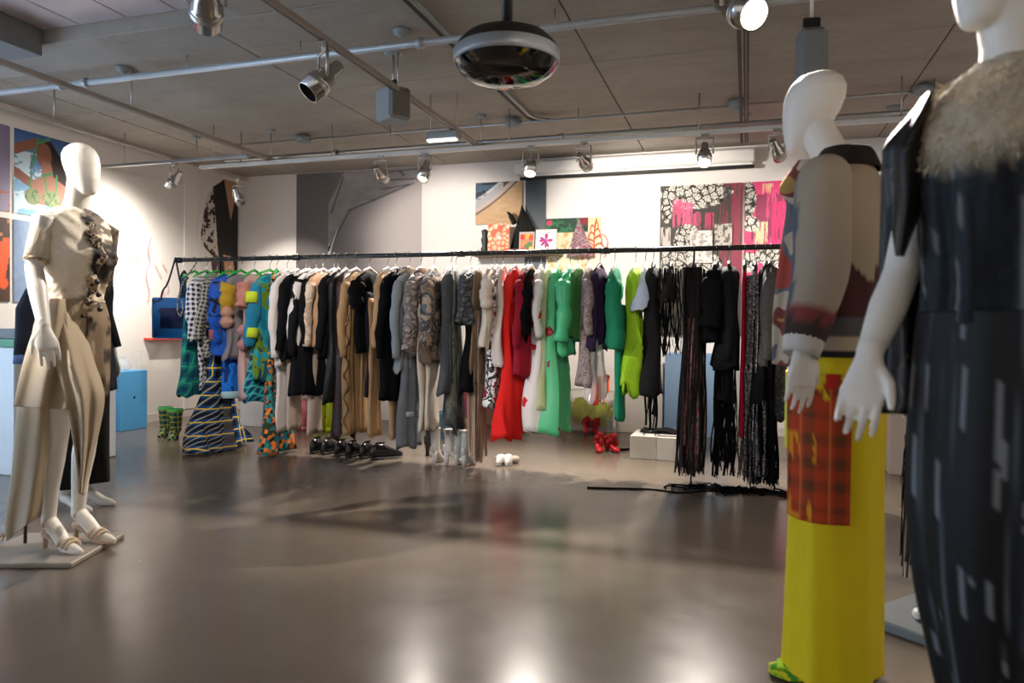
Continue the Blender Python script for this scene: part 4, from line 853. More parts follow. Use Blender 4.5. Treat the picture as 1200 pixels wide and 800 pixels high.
# tote bag at the end of the rail
q = atx(203, 374, XA+.07); r = empty('tote_bag', (q[0], q[1], q[2]-.17), 'blue tote bag with a dark painted square hanging from the rail end', 'bag', None, .55)
MB().bbox((-.17, -.03, 0), (.17, .03, .36), .02).build('bag_body', fur('#1878d6', '#2a90ea', '#0f3a80'), r)
MB().bbox((-.1, -.036, .09), (.11, -.028, .27), .004).build('painted_square', fur('#0d1c4d', '#16307a'), r)
for s in (-1, 1): MB().tube(spline([(s*.1, .0, .34), (s*.085, 0, .42), (s*.05, .04, .5), (.0, .8*(YR-q[1]), ZR-q[2]+.17+.02)], 14), .008, 6).build('strap', cloth('#1d2a3c'), r)
q = aty(211, 357, YR-.2); r = MB().tube(spline([(0.02, .2, ZR-q[2]), (0, .04, .2), (-.01, .01, .1), (-.03, 0, -.02), (0, 0, -.1), (.03, 0, -.03), (.01, 0, .05)], 24), .007, 6).build('chain', patches(['#b9b4a8', '#1b1b1b', '#8c8678'], 60, .3), loc=tuple(q)); tag(r, 'looped beaded chain dangling over the blue tote bag', 'chain')

# ------------------------------------------------------------------ plinths and floor things
def plinth(label, px, h, d, col, w=None, rz=0, name='plinth'):
    """px = left and right foot of the front face in the frame, plus its floor line"""
    x0, x1, yb = px; A = atz(x0, yb, 0); A = A if A[1]+d < YB-.02 else aty(x0, yb, YB-.02-d)*[1, 1, 0]; B = np.array([aty(x1, yb, A[1])[0], A[1], 0]); W_ = B[0]-A[0]
    o = MB().bbox((0, 0, 0), (W_, d, h), .006).build(name, paint(col, .55, 0, .03), smooth=False, loc=(A[0], A[1], 0)); o.rotation_euler = (0, 0, rz)
    return tag(o, label, 'plinth')
q = atz(141, 506); bp = tag(MB().bbox((-.27, 0, 0), (0, .36, .62), .006).build('plinth', paint('#4f9fd6', .5, 0, .03), smooth=False, loc=(q[0], q[1], 0)), 'sky blue plinth with a glass jug on top, behind the cream mannequin', 'plinth')
for y in (.18,): MB().lathe([(0, .002), (.014, .002), (.014, -.004), (0, -.004)], 12, Matrix.Translation((.0, y, .34)) @ Matrix.Rotation(PI/2, 4, 'Y')).build('cable_hole', DARKIN, bp)
MB().lathe([(0, .002), (.014, .002), (.014, -.004), (0, -.004)], 12, Matrix.Translation((-.2, .0, .4)) @ Matrix.Rotation(PI/2, 4, 'X')).build('cable_hole', DARKIN, bp)
jug = MB().lathe([(0, .002), (.06, .002), (.085, .03), (.085, .06), (.06, .095), (.025, .115), (.022, .14), (.03, .155)], 24).build('glass_jug', glass('#cfdde2', .03, .3), loc=(q[0]-.13, q[1]+.15, .62)); tag(jug, 'small round glass jug on the sky blue plinth', 'jug')
MB().tube(spline([(.03, 0, .15), (.075, 0, .13), (.085, 0, .07)], 8), .006, 6).build('handle', glass('#cfdde2', .03, .3), jug)
tag(MB().bbox((-.006, -.02, 0), (.006, .02, .2), .002).build('acrylic_stand', glass('#dfe6e8', .05, .3), loc=(q[0]-.04, q[1]+.28, .62), smooth=False), 'thin clear acrylic stand on the right edge of the sky blue plinth', 'stand')
q1, q2 = atx(168, 397, XL), atx(214, 397, XL); tag(MB().bbox((XL+.001, q1[1], q1[2]-.012), (XL+.12, q2[1], q1[2]+.012), .004).build('narrow_shelf', paint('#d93a2b', .5), smooth=False), 'thin red shelf on the left wall beneath the tote bag', 'shelf')
q = atz(17, 558); lp = empty('display_case', (q[0], q[1], 0), 'white display plinth with a green glass edge, at the left border', 'plinth')
MB().bbox((-.75, 0, 0), (0, .9, .93), .008).build('case_body', paint('#e6ecee', .5, 0, .02), lp, False); MB().bbox((-.76, -.01, .93), (.01, .91, .985), .004).build('glass_edge', paint('#2f8f5b', .2), lp, False)
MB().bbox((-.72, .04, .985), (-.03, .86, 1.06), .006).build('grey_tray', paint('#6f716f', .5), lp, False)
plinth('low white plinth behind the patchwork dress', (281, 349, 499), .42, .4, '#d6d2ce')
plinth('white plinth standing against the grey photograph', (437, 470, 487), .42, .35, '#d8d4d0')
plinth('blue low plinth behind the white heeled boots', (503, 532, 512), .24, .3, '#5c93b8')
plinth('pink upright block behind the charcoal dress', (527, 553, 503), .62, .3, '#e0667c')
plinth('peach low block beside the blue low plinth', (538, 556, 513), .18, .2, '#c99478')
plinth('beige wide plinth behind the red tulle dress', (556, 604, 494), .3, .3, '#c3ab96')
plinth('tall slate blue plinth behind the black lace shawl', (778, 852, 508), .86, .4, '#7f9cbc')
plinth('white plinth with a dark shadow gap, left of the slate blue plinth', (722, 776, 501), .75, .3, '#cfc8c0')
plinth('small table like white plinth in front of the pink scraps', (652, 712, 492), .32, .35, '#cbbfb5')
for i, (x0, x1, lab) in enumerate(((738, 769, 'white low box with black cloth on it, left one of the joined pair'), (769.3, 806, 'white low box right of its twin, beneath the hanging cords'))):
    plinth(lab, (x0, x1, 537+i*2.2), .2, .42, '#d9d3cc', name='white_box')
q = atz(768, 538); o = MB().grid([[(x, y, .203+.02*abs(math.sin(9*x+14*y))+.012*math.sin(23*x)) for x in np.linspace(-.15, .27, 20)] for y in np.linspace(.12, .38, 12)]).build('black_cloth', cloth('#141113'), loc=(q[0], q[1], 0), solid=.006)
tag(o, 'crumpled black cloth lying across the joined white boxes', 'cloth')
MB().grid([[(x, -.012-.004*math.sin(30*x), .208-.10*t*math.sin(PI*(x+.0)/.3)) for x in np.linspace(.02, .28, 14)] for t in np.linspace(0, 1, 6)]).build('hanging_flap', cloth('#2d2422'), o, solid=.005)
for x in (-.1, -.005, .21, .26): MB().tube([(x, .13, .215), (x, -.005, .212), (x+.004, -.012, .12), (x, -.012, .05)], .004, 5).build('cord', cloth('#1a1415'), o)
q = atz(728, 527, .006); tag(MB().tube(spline([atz(x, y, .008) for x, y in ((715, 529), (724, 526), (730, 527), (737, 526))], 12), [.003, .006, .008, .01, .012, .012, .014, .014, .014, .012, .012, .01], 6).build('cloth_strip', blk), 'black strip of cloth on the floor left of the white boxes', 'cloth')
# wooden chair back beside the slate plinth
q = atz(800, 519); r = empty('folded_chair', (q[0], q[1], 0), 'weathered wooden folding chair between the slate plinth and the fringe dress', 'chair'); wd_ = patches(['#6b5a4a', '#8c7a68', '#a3937f'], 8, stretch=(4, 4, .6))
for x in (0, .2):
    MB().bbox((x-.014, -.012, 0), (x+.014, .012, .5), .004, Matrix.Rotation(-.12, 4, 'X')).build('leg', wd_, r, False)
for z in (.2, .33, .46): MB().bbox((-.0, -.008, z), (.2, .008, z+.04), .004, Matrix.Rotation(-.12, 4, 'X')).build('slat', wd_, r, False)

# shoes ----------------------------------------------------------------
def foot_mesh(L, w, prof_h, z=0.0, toe=1.0, lift=None, n=16, K=22, pointed=False, tap=.25, ex=.7):
    G = []
    for t in np.linspace(0, 1, K):
        ww = w*(np.interp(t, [0, .04, .15, .35, .7, .9, .97, 1], [.25, .55, .72, .66, 1, .78 if not pointed else .5, .5 if not pointed else .2, .12 if not pointed else .04]))
        h = np.interp(t, *prof_h); zl = z+(np.interp(t, *lift) if lift else 0); th = np.arange(n)*2*PI/n
        y = ww*np.sign(np.cos(th))*np.abs(np.cos(th))**ex; zz = zl+h*(.5+.5*np.sign(np.sin(th))*np.abs(np.sin(th))**ex); G.append(np.stack([np.full(n, L*t), y*(1-tap*np.clip(zz-zl, 0, h)/max(h, .001)), zz], 1))
    return MB().grid(np.array(G), True, True)
def loafer(label, loc, rz, mt, sole, group, L=.29, w=.056):
    r = empty('loafer', loc, label, 'shoe', group, rz)
    foot_mesh(L, w, ([0, .06, .2, .38, .55, .75, 1], [.07, .105, .12, .115, .09, .065, .035]), .016, tap=.3, ex=.95).build('upper', mt, r)
    foot_mesh(L*1.01, w*1.03, ([0, 1], [.012, .012]), .012).build('sole', sole, r); MB().lathe([(0, 0), (.034, 0), (.036, .02), (0, .022)], 16, Matrix.Translation((.042, 0, 0))).build('heel', sole, r)
    MB().lathe([(0, 0), (1, 0), (1.08, .006), (1, .01)], 18, Matrix.Translation((.085, 0, .131)) @ Matrix.Scale(.042, 4, (1, 0, 0)) @ Matrix.Scale(.014, 4, (0, 1, 0))).build('collar_opening', DARKIN, r)
    return r
gl = paint('#121214', .18, 0, .05); LP = [(364, 532), (377, 533), (393, 535), (406, 536.5), (422, 538), (434, 539)]
for i, (x, y) in enumerate(LP):
    q = atz(x, y); loafer('glossy black loafer, %s of the row of six under the camel garments' % ('first from the left', 'second from the left', 'third from the left', 'fourth from the left', 'fifth from the left', 'last on the right')[i], (q[0], q[1], 0), 1.42-.02*i-(.42 if i == 5 else 0), gl, BLACK, 'row of black loafers')
def heel_boot(label, loc, rz, mt, lining, group, hh=.09, shaft=.13, sr=.042, name='heeled_boot', heelw=.022, pointed=True, L=.21):
    r = empty(name, loc, label, 'shoe', group, rz)
    foot_mesh(L, .042, ([0, .15, .35, .6, .8, 1], [.07, .085, .08, .055, .04, .022]), .006, lift=([0, .3, .65, .8, 1], [hh, hh*.75, .004, 0, .004]), pointed=pointed).build('upper', mt, r)
    if shaft: MB().lathe([(sr*.85, hh+.03), (sr*.86, hh+.07), (sr*.95, hh+.07+shaft*.6), (sr*1.12, hh+.07+shaft), (sr*1.06, hh+.07+shaft), (sr*.9, hh+.05+shaft*.6)], 18, Matrix.Translation((.05, 0, 0))).build('shaft', mt, r)
    MB().lathe([(0, hh+.066+shaft*.8), (sr*.93, hh+.067+shaft*.8), (0, hh+.07+shaft*.8)], 16, Matrix.Translation((.05, 0, 0))).build('lining', lining, r)
    MB().lathe([(heelw*.75, 0), (heelw*.8, hh*.5), (heelw*1.25, hh+.02), (0, hh+.025)], 14, Matrix.Translation((.03, 0, 0)), True).build('heel', mt, r)
    return r
wb = paint('#c9c4be', .4, 0, .06); wb2 = paint('#a9aba9', .4)
for (x, y, rz, mt, lab) in ((507, 544, 1.55, wb, 'white heeled ankle boot, leftmost of the four by the ribbons'), (519, 545, .5, wb, 'white heeled ankle boot with black sole, second of the four'), (533, 546.5, 1.5, wb2, 'grey heeled ankle boot, third of the four by the ribbons'), (541.5, 548, 1.4, wb2, 'grey heeled ankle boot closest to the trailing ribbons')):
    q = atz(x, y); heel_boot(lab, (q[0], q[1], 0), rz, mt, DARKIN, 'pairs of heeled ankle boots')
q = atz(497, 533); heel_boot('dark grey slim boot under the cream trousers', (q[0], q[1], 0), .2, paint('#3e3f43', .4), DARKIN, None, shaft=.1)
for x, y, lab in ((582, 546.5, 'left white pointed mule with fluffy cream trim'), (593, 546.5, 'right white pointed mule with fluffy cream trim')):
    q = atz(x, y); rz = -PI/2+(.12 if x > 585 else -.05); r = empty('mule', (q[0]-.25*math.cos(rz), q[1]-.25*math.sin(rz), 0), lab, 'shoe', 'pair of pointed white mules', rz)
    foot_mesh(.25, .042, ([0, .3, .5, .7, 1], [.02, .025, .07, .075, .02]), .012, pointed=True).build('upper', paint('#d8d2ca', .4), r); foot_mesh(.252, .044, ([0, 1], [.01, .01]), .002, pointed=True).build('sole', wb2, r)
    MB().lathe([(.0, .03), (.04, .025), (.055, .0), (.04, -.02), (0, -.02)], 14, Matrix.Translation((.08, .03 if x > 585 else -.03, .03))).build('fluffy_trim', fur('#d9cdb4', '#efe6d2'), r)
redm = paint('#c01420', .35); red2 = fur('#b3121c', '#d92a2f')
def red_shoe(label, loc, rz, group, k=0):
    r = empty('ruffled_shoe', loc, label, 'shoe', group, rz)
    foot_mesh(.2, .04, ([0, .2, .5, .8, 1], [.06, .07, .06, .045, .025]), .006, lift=([0, .3, .65, 1], [.055, .04, .0, 0])).build('upper', redm, r)
    MB().lathe([(.02, 0), (.022, .04), (.03, .07), (0, .07)], 12, Matrix.Translation((.03, 0, 0)), True).build('heel', redm, r)
    b = MB(); R_ = np.random.RandomState(k+3)
    for i in range(12):
        c = np.array([R_.uniform(.0, .14), R_.uniform(-.03, .03), R_.uniform(.07, .15)]); th = np.linspace(0, PI, 6); s = R_.uniform(.02, .032)
        b.lathe([(s*math.sin(a), s*math.cos(a)) for a in th], 8, Matrix.Translation(c))
    b.build('ruffles', red2, r)
for i, (x, y, lab) in enumerate(((699, 527, 'left red ruffled shoe on the open floor'), (709, 527.5, 'right red ruffled shoe on the open floor'))):
    q = atz(x, y); red_shoe(lab, (q[0], q[1], 0), -1.2+.5*i, 'pair of red ruffled shoes', i)
# clear bag with neon tulle
q = atz(688, 508); r = empty('clear_bag', (q[0], q[1]+.16, 0), 'large clear plastic bag, pillow shaped, holding neon tulle', 'bag')
G = []
for t in np.linspace(0, 1, 18):
    th = np.arange(40)*2*PI/40; w = .30*(1-.12*t); d = .17*(1-.35*t); f = 1+.06*np.sin(9*th+4*t+3*np.sin(6*t))+.05*np.sin(17*th-9*t)+.03*np.sin(29*th+13*t)
    G.append(np.stack([w*np.sign(np.cos(th))*np.abs(np.cos(th))**.6*f, d*np.sign(np.sin(th))*np.abs(np.sin(th))**.6*f, np.full(40, .006+.44*t)], 1))
MB().grid(np.array(G), True, True).build('bag_film', glass('#e9e4dc', .12, .16), r)
MB().tube([(-.24, 0, .446), (0, .03, .455), (.24, 0, .446)], .009, 8).build('gathered_top', glass('#e9e4dc', .15, .4), r)
def blob(c, s, seed, k=.25, n=(18, 28)):
    G = []
    for a in np.linspace(.02, PI-.02, n[0]):
        th = np.arange(n[1])*2*PI/n[1]; f = 1+k*(np.sin(4*th+seed)*np.sin(3*a)+.6*np.sin(9*th+5*a+seed)+.4*np.sin(15*th-4*a)); G.append(np.stack([c[0]+s[0]*np.sin(a)*np.cos(th)*f, c[1]+s[1]*np.sin(a)*np.sin(th)*f, c[2]+s[2]*np.cos(a)*(1+.3*(f-1))], 1))
    return MB().grid(np.array(G), True, True)
tag(blob((0, 0, 0), (.2, .09, .15), 2, .3, (30, 48)).build('neon_tulle', fur('#c9d916', '#e3ee2f'), loc=(q[0]+.0, q[1]+.17, .21)), 'neon yellow tulle bundled inside the clear bag', 'tulle')
for i, (dx, lab) in enumerate(((-.03, 'dark red shoe lying inside the clear bag, left'), (.05, 'dark red shoe lying inside the clear bag, right'))): red_shoe(lab, (q[0]+dx, q[1]+.06, .012), -1.3+.2*i, 'red shoes in the clear bag', i+5)
# checked boots, far left
pb = plaid('#3f7a3f', '#123a44', '#c6a03a', .05)
for x, y, lab in ((187, 512, 'left green checked ankle boot on the floor'), (199, 515, 'right green checked ankle boot on the floor')):
    q = atz(x, y); r = heel_boot(lab, (q[0], q[1]+.1, 0), -1.15, pb, DARKIN, 'pair of green checked boots', .05, .16, .062, 'checked_boot', .028, True, .24)
    MB().lathe([(.066, .27), (.072, .275), (.072, .29), (.066, .292)], 18, Matrix.Translation((.05, 0, 0))).build('top_rim', cloth('#3fae5a'), r)
def chunky(label, loc, rz, c, group, s=1.0):
    mt = paint(c, .45, 0, .05); r = empty('chunky_boot', loc, label, 'shoe', group, rz)
    foot_mesh(.27*s, .06*s, ([0, .2, .45, .7, 1], [.1*s, .13*s, .12*s, .085*s, .05*s]), .05*s).build('upper', mt, r); foot_mesh(.28*s, .066*s, ([0, 1], [.05*s, .05*s]), .0).build('platform_sole', mt, r)
    MB().lathe([(.05*s, .12*s), (.06*s, .2*s), (.065*s, .32*s), (.058*s, .32*s), (.05*s, .2*s)], 18, Matrix.Translation((.07*s, 0, 0))).build('shaft', mt, r)
for i, (x, y, c, lab) in enumerate(((382, 506, '#d7e51e', 'right neon yellow platform boot behind the beige trousers'), (368, 506, '#d7e51e', 'left neon yellow platform boot beside the pink boots'), (354, 504.5, '#ee7f86', 'right pink platform boot behind the black garments'), (345, 503.5, '#ee7f86', 'left pink platform boot near the white plinth'))):
    q = atz(x, y); chunky(lab, (q[0], q[1], 0), 1.2, c, 'neon yellow boots' if i < 2 else 'pink boots')
# far right corner
plinth('white plinth far back behind the yellow skirt, with an angled face', (1042, 1068, 556), .62, .5, '#d3c6bd')
q = atz(1028, 520); tag(MB().bbox((0, 0, .28), (.16, .02, .9), .004).build('leaning_panel', paint('#c9c4c4', .5), smooth=False, loc=(aty(1024, 500, 8.16)[0], 8.165, 0)), 'pale grey panel on the back wall behind the yellow skirt', 'panel')
q = atz(1033, 549); r = empty('potted_plant', (q[0], q[1], 0), 'small bushy plant in a dark blue pot, far right of the room', 'plant')
MB().lathe([(0, 0), (.05, 0), (.065, .12), (.06, .12), (.045, .1)], 18).build('pot', paint('#39455f', .5), r); b = MB(); R_ = np.random.RandomState(8)
for i in range(90):
    a = R_.rand()*6.28; e = R_.uniform(.3, 1.5); L = R_.uniform(.06, .12); d = np.array([math.cos(a)*math.cos(e), math.sin(a)*math.cos(e), math.sin(e)]); s = np.cross(d, [0, 0, 1.]); s = s/np.linalg.norm(s)*.008; p = np.array([0, 0, .11]); b.add([p, p+d*L*.6+s, p+d*L, p+d*L*.6-s], [(0, 1, 2, 3)])
stuff(b.build('leaves', cloth('#5d6a1f', c2='#8a8f2c'), r))

# ------------------------------------------------------------------ mannequins
def remesh(mb, name, mat, parent, voxel=.0044, it=5):
    o = mb.build('tmp', mat); md = o.modifiers.new('r', 'REMESH'); md.mode = 'VOXEL'; md.voxel_size = voxel
    ms = o.modifiers.new('s', 'SMOOTH'); ms.factor = .5; ms.iterations = it
    dg = bpy.context.evaluated_depsgraph_get(); me = bpy.data.meshes.new_from_object(o.evaluated_get(dg)); bpy.data.objects.remove(o)
    me.name = name; me.materials.clear(); me.materials.append(mat); me.polygons.foreach_set('use_smooth', np.ones(len(me.polygons), bool))
    r = bpy.data.objects.new(name, me); COL.objects.link(r); r.parent = parent; return r
def hand_prims(b, W, d, pn, s=1.0, thumb=1, curl=.35, spread=.09):
    """W wrist, d towards the fingertips, pn palm normal, thumb=+1/-1 picks the thumb side"""
    W = np.array(W, float); d = np.array(d, float); d /= np.linalg.norm(d); pn = np.array(pn, float); pn -= d*(d@pn); pn /= np.linalg.norm(pn); a = np.cross(d, pn)*thumb
    th = np.arange(14)*2*PI/14; G = []
    for t, w, h in ((-.03, .024, .022), (0, .025, .020), (.025, .031, .018), (.055, .039, .0165), (.085, .040, .014), (.097, .037, .011)):
        c = W+d*t*s+a*.003*s; G.append(c+s*(np.cos(th)[:, None]*w*a+np.sin(th)[:, None]*h*pn))
    b.grid(np.array(G), True, True)
    for k, (off, L, bx) in enumerate(((.0315, .070, .088), (.0107, .080, .094), (-.0103, .074, .092), (-.0305, .058, .085))):
        f0 = W+d*(bx-.02)*s+a*off*s; sp = a*off*spread*8; dd = d+sp*.35; dd /= np.linalg.norm(dd); P = [f0]; ang = 0; c = f0+dd*.02*s
        P.append(c)
        for j, fr in enumerate((.45, .3, .25)):
            ang += curl*(.45, 1, .8)[j]*(1+.12*k); v = dd*math.cos(ang)+pn*math.sin(ang); c = c+v*L*fr*s; P.append(c)
        b.tube(P, np.array([.0082, .0083, .0078, .007, .005])*s, 10, up=a)
    t0 = W+d*.022*s+a*.024*s; v = d*.75+a*.62+pn*.25; v /= np.linalg.norm(v); t1 = t0+v*.036*s; v2 = d*.95+a*.2+pn*.2; v2 /= np.linalg.norm(v2); t2 = t1+v2*.03*s; t3 = t2+(v2+pn*.1)*.022*s
    b.tube([t0-v*.015*s, t0, t1, t2, t3], np.array([.013, .0135, .0105, .0095, .006])*s, 10, up=pn)
def mannequin(root, mat, s=1.0, arms=None, feet='flat', headyaw=0.0, headtilt=0.0, heel=0.0, legs=True, fwd=0.0, slim=1.0, bare=True, sw=.165):
    b = MB(); th = np.arange(28)*2*PI/28
    rows = [(.80, 0, .10, .07), (.84, 0, .155, .105), (.90, -.008, .172, .118), (.97, -.008, .166, .112), (1.05, 0, .137, .094), (1.11, .004, .124, .085), (1.18, .006, .131, .09), (1.26, .016, .15, .108), (1.31, .018, .155, .112), (1.37, .005, .158, .095), (1.42, -.006, .168, .08), (1.455, -.012, .15, .066), (1.48, -.014, .095, .055), (1.50, -.014, .055, .05)]
    rows = [(z, cx, hw*(slim if z < 1.44 else 1), hd*(slim if z < 1.44 else 1)) for z, cx, hw, hd in rows]
    b.grid(np.array([np.stack([cx+hd*np.cos(th), hw*np.sin(th), np.full(28, z)], 1) for z, cx, hw, hd in rows])*s, True, True)
    for sd in (-1, 1) if slim > .87 else (): b.grid(np.array([np.stack([.075+r*np.cos(th), sd*.07+r*np.sin(th), np.full(28, 0)+1.29+dz], 1) for r, dz in ((.012, -.045), (.045, -.03), (.055, 0), (.045, .03), (.012, .045))])*s, True, True)
    N = np.array([-.014, 0, 1.47]); H = np.array([.012+fwd, 0, 1.60])
    b.tube(np.array([N, (N+H)/2+[-.002, 0, 0], H+[0, 0, .02]])*s, np.array([.06, .05, .052])*s, 20)
    R_ = Matrix.Rotation(headyaw, 3, 'Z') @ Matrix.Rotation(headtilt, 3, 'Y'); hp = H+[-.005, 0, 0]
    hr = [(-.045, .070, .022, .020), (-.03, .064, .038, .036), (0, .048, .052, .058), (.035, .032, .064, .078), (.075, .016, .073, .092), (.115, .004, .077, .100), (.15, -.004, .075, .099), (.18, -.008, .063, .085), (.203, -.010, .04, .058), (.214, -.012, .016, .024)]
    G = np.array([np.stack([cx+hd*np.cos(th), hw*np.sin(th), np.full(28, z)], 1) for z, cx, hw, hd in hr]); G = np.array([[R_ @ Vector(p) for p in row] for row in G])*.88+hp
    b.grid(G*s, True, True)
    for sd in (-1, 1):
        sh = np.array([-.012, sd*sw, 1.425])*s; A = (arms or {}).get(sd)
        if A is None: A = dict(e=np.array([-.05, sd*.225, 1.13])*s, w=np.array([.02, sd*.25, .9])*s, d=(.15, 0, -1), pn=(0, -sd, 0), curl=.3)
        e, w = np.array(A['e']), np.array(A['w']); m1 = (sh+e)/2; m2 = e*.6+w*.4
        b.tube([sh+np.array([0, -sd*.03, .0])*s, sh, m1, e, m2, w], np.array([.05, .05, .041, .035, .036, .0235])*s, 16)
        hand_prims(b, w, A['d'], A['pn'], s*1.03, A.get('thumb', sd), A.get('curl', .3))
        if legs:
            hz = heel; an = np.array([-.02, sd*.075, .085+hz]); lift = 0
            L = [(-.005, sd*.085, .88), (.0, sd*.088, .76), (.008, sd*.082, .60), (.014, sd*.078, .47+hz*.5), (-.006, sd*.078, .34+hz*.7), (-.018, sd*.076, .2+hz*.9), tuple(an), tuple(an+np.array([-.004, 0, -.035]))]
            b.tube(np.array(L)*s, np.array([.088*slim, .080*slim, .062, .047, .048, .036, .0295, .029])*s, 18)
            if bare: b.tube(np.array([an+[-.018, 0, -.03], an+[.0, 0, -.035], an+[.05, sd*.004, -.04-hz*.45], (.095, sd*.084, .022), (.15, sd*.088, .015), (.185, sd*.088, .012)])*s, np.array([.026, .032, .031, .03, .024, .012])*s, 16, 1.0)
    return remesh(b, 'mannequin_body', mat, root)
def wrap(rows, fold=.006, k=9, n=56, seed=0, arc=(0, 2*PI), sub=3, noise=0.0):
    """cloth around the body; rows of (z, cx, cy, rx, ry)"""
    R_ = np.array(rows, float); R2 = spline(R_, len(R_)*sub); a0, a1 = arc; full = abs(a1-a0-2*PI) < 1e-6
    th = a0+(a1-a0)*np.arange(n)/(n if full else n-1); G = []
    for i, (z, cx, cy, rx, ry) in enumerate(R2):
        t = i/(len(R2)-1); f = fold*(np.sin(k*th+seed+2*t)+.6*np.sin(k*1.7*th+seed*2-3*t)) if not full else fold*(np.sin(k*th+seed+2*t)+.6*np.sin((k+5)*th+seed*2-3*t))
        f = f*(.3+.7*t)+noise*np.sin(13*th+31*t+seed)*np.sin(23*t*3+4*th)
        G.append(np.stack([cx+(rx+f)*np.cos(th), cy+(ry+f)*np.sin(th), np.full(n, z)], 1))
    return MB().grid(np.array(G), full, False)
def sheet(left, right, Yf, nu=26, nv=40, bulge=.05, fold=.012, k=5, loc=None, rows=None, seed=0):
    """hanging cloth between two frame outlines, both lists top to bottom, at depth function Yf(u, v)"""
    Lp, Rp = spline([(*p,) for p in left], nv), spline([(*p,) for p in right], nv); G = []
    for j in range(nv):
        v = j/(nv-1); row = []
        for i in range(nu):
            u = i/(nu-1); x, y = Lp[j]*(1-u)+Rp[j]*u; row.append(aty(x, y, Yf(u, v)-bulge*math.sin(PI*u)-fold*math.sin(k*2*PI*u+seed+2*v)*(.3+v)))
        G.append(row)
    G = np.array(G); return MB().grid(G-(loc if loc is not None else 0))
PLASTER = paint('#e3ddd2', .42, 0, .02, 6, .4)

# ---- cream mannequin on the left
M1 = np.array([-3.145, 2.745, .03]); m1 = empty('mannequin', M1, 'white bald mannequin in a draped cream dress on a square base, far left', 'mannequin', 'dressed mannequins', 0)
m1.rotation_euler = (0, .042, 0); I1 = np.array(Matrix.Rotation(-.042, 3, 'Y'))
S1 = 1.085
def loc1(x, y, Y): return I1 @ (aty(x, y, Y)-M1)
e1, w1 = loc1(40, 314, 2.53), loc1(52, 384, 2.45)
mannequin(m1, PLASTER, S1, {-1: dict(e=e1, w=w1, d=loc1(62, 432, 2.42)-w1, pn=(-.75, .5, 0), curl=.25, thumb=-1), 1: dict(e=np.array([-.16, .2, 1.16]), w=np.array([-.12, .16, .95]), d=(.3, -.2, -1), pn=(0, -1, 0))}, heel=.07, headyaw=-.10, headtilt=.02, slim=.92, sw=.15)
MB().bbox((-.25, -.25, -.03), (.25, .25, -.004), .006, Matrix.Rotation(-.042, 4, 'Y') @ Matrix.Translation((-.055, -.06, 0)) @ Matrix.Rotation(.35, 4, 'Z')).build('base_plate', paint('#8c8071', .5), m1, False)
MB().tube([(-.17, -.08, 0), (-.17, -.08, .3), (-.1, -.085, .4)], .008, 8).build('support_rod', paint('#5c5048', .4, .6), m1)
# top: sheer cream with a dark printed half
def top_col(V):
    x, y, z = V[:, 0], V[:, 1], V[:, 2]; c = flat('#eadfcb', x); n = fbm(x*14+y*9, z*16)
    m = np.clip((y+.035+.25*(1.30-z)*(z < 1.3)+(.09*(n-.5))*2)*30, 0, 1)*np.clip((x+.07)*30, 0, 1); c = put(c, m*.9*(n > .36), '#4e4034'); c = put(c, m*(n > .6), '#211a17'); c = put(c, m*(n < .3), '#b59f84')
    w = np.clip(1-np.abs(z-1.215-.02*np.sin(30*y))/.03, 0, 1)*(n > .45); return put(c, w*.55, '#7d6a55')
wrap([(1.50*S1, -.016, 0, .062, .066), (1.482*S1, -.014, 0, .075, .115), (1.455*S1, -.01, 0, .086, .160), (1.42*S1, -.004, 0, .100, .172), (1.36*S1, .010, 0, .116, .168), (1.30*S1, .024, 0, .142, .172), (1.25*S1, .02, 0, .130, .165), (1.17*S1, .008, 0, .105, .142), (1.11*S1, .004, 0, .100, .136), (1.05*S1, 0, 0, .112, .152), (1.02*S1, 0, 0, .122, .168)], .004, 7, 72, 1, sub=5, noise=.005).build('printed_top', vcol(.75, .3, .35, 40), m1, col=top_col, solid=.002)
sh = np.array([-.012, -.152, 1.42])*S1; dsl = e1-sh
MB().tube([sh+[0, .04, .0], sh, sh+dsl*.45, sh+dsl*.82], [.044, .050, .049, .050], 18).build('sleeve', cloth('#eadfca', c2='#dccfb6'), m1)
MB().tube([sh+dsl*.80, sh+dsl*.86], [.0510, .052], 18).build('sleeve_band', patches(['#8a745c', '#c9b294', '#5e4c3c'], 26), m1)
MB().tube([np.array([-.012, .165, 1.425])*S1+[0, -.04, 0], np.array([-.012, .165, 1.425])*S1, (-.06, .2, 1.32), (-.11, .21, 1.2)], [.055, .062, .06, .058], 16).build('sleeve', patches(['#3a2f28', '#6a584a', '#1e1815'], 20), m1)
MB().grid([[(.112+.045*math.exp(-((z-1.42)/.1)**2)-.02*(z > 1.5)*1+.012*math.sin(60*z)+dx, -.01+dy+.012*math.sin(37*z), z) for dx, dy in ((-.01, -.03), (.012, -.012), (.004, .0), (.014, .014), (-.01, .03))] for z in np.linspace(1.14, 1.56, 40)]).build('ruched_placket', patches(['#d6c6aa', '#b39d81', '#4a3c30', '#d6c6aa'], 16), m1, solid=.003)
for k, (z, y) in enumerate(((1.45, -.03), (1.37, -.02), (1.28, -.01), (1.22, 0), (1.15, .01))): MB().lathe([(0, .012), (.012, .008), (.014, 0), (0, 0)], 10, Matrix.Translation((.095+.05*(z < 1.4)+.0, y, z)) @ Matrix.Rotation(PI/2, 4, 'Y')).build('button', paint('#2c211b', .4), m1)
wrap([(1.10*S1, .002, 0, .105, .140), (1.03*S1, 0, 0, .122, .164), (.95*S1, -.005, 0, .130, .182), (.86*S1, 0, 0, .126, .182), (.77*S1, .004, 0, .122, .182)], .003, 8, 64, 2, sub=4).build('inner_skirt', cloth('#bba98f', c2='#ab997f'), m1, solid=.003)
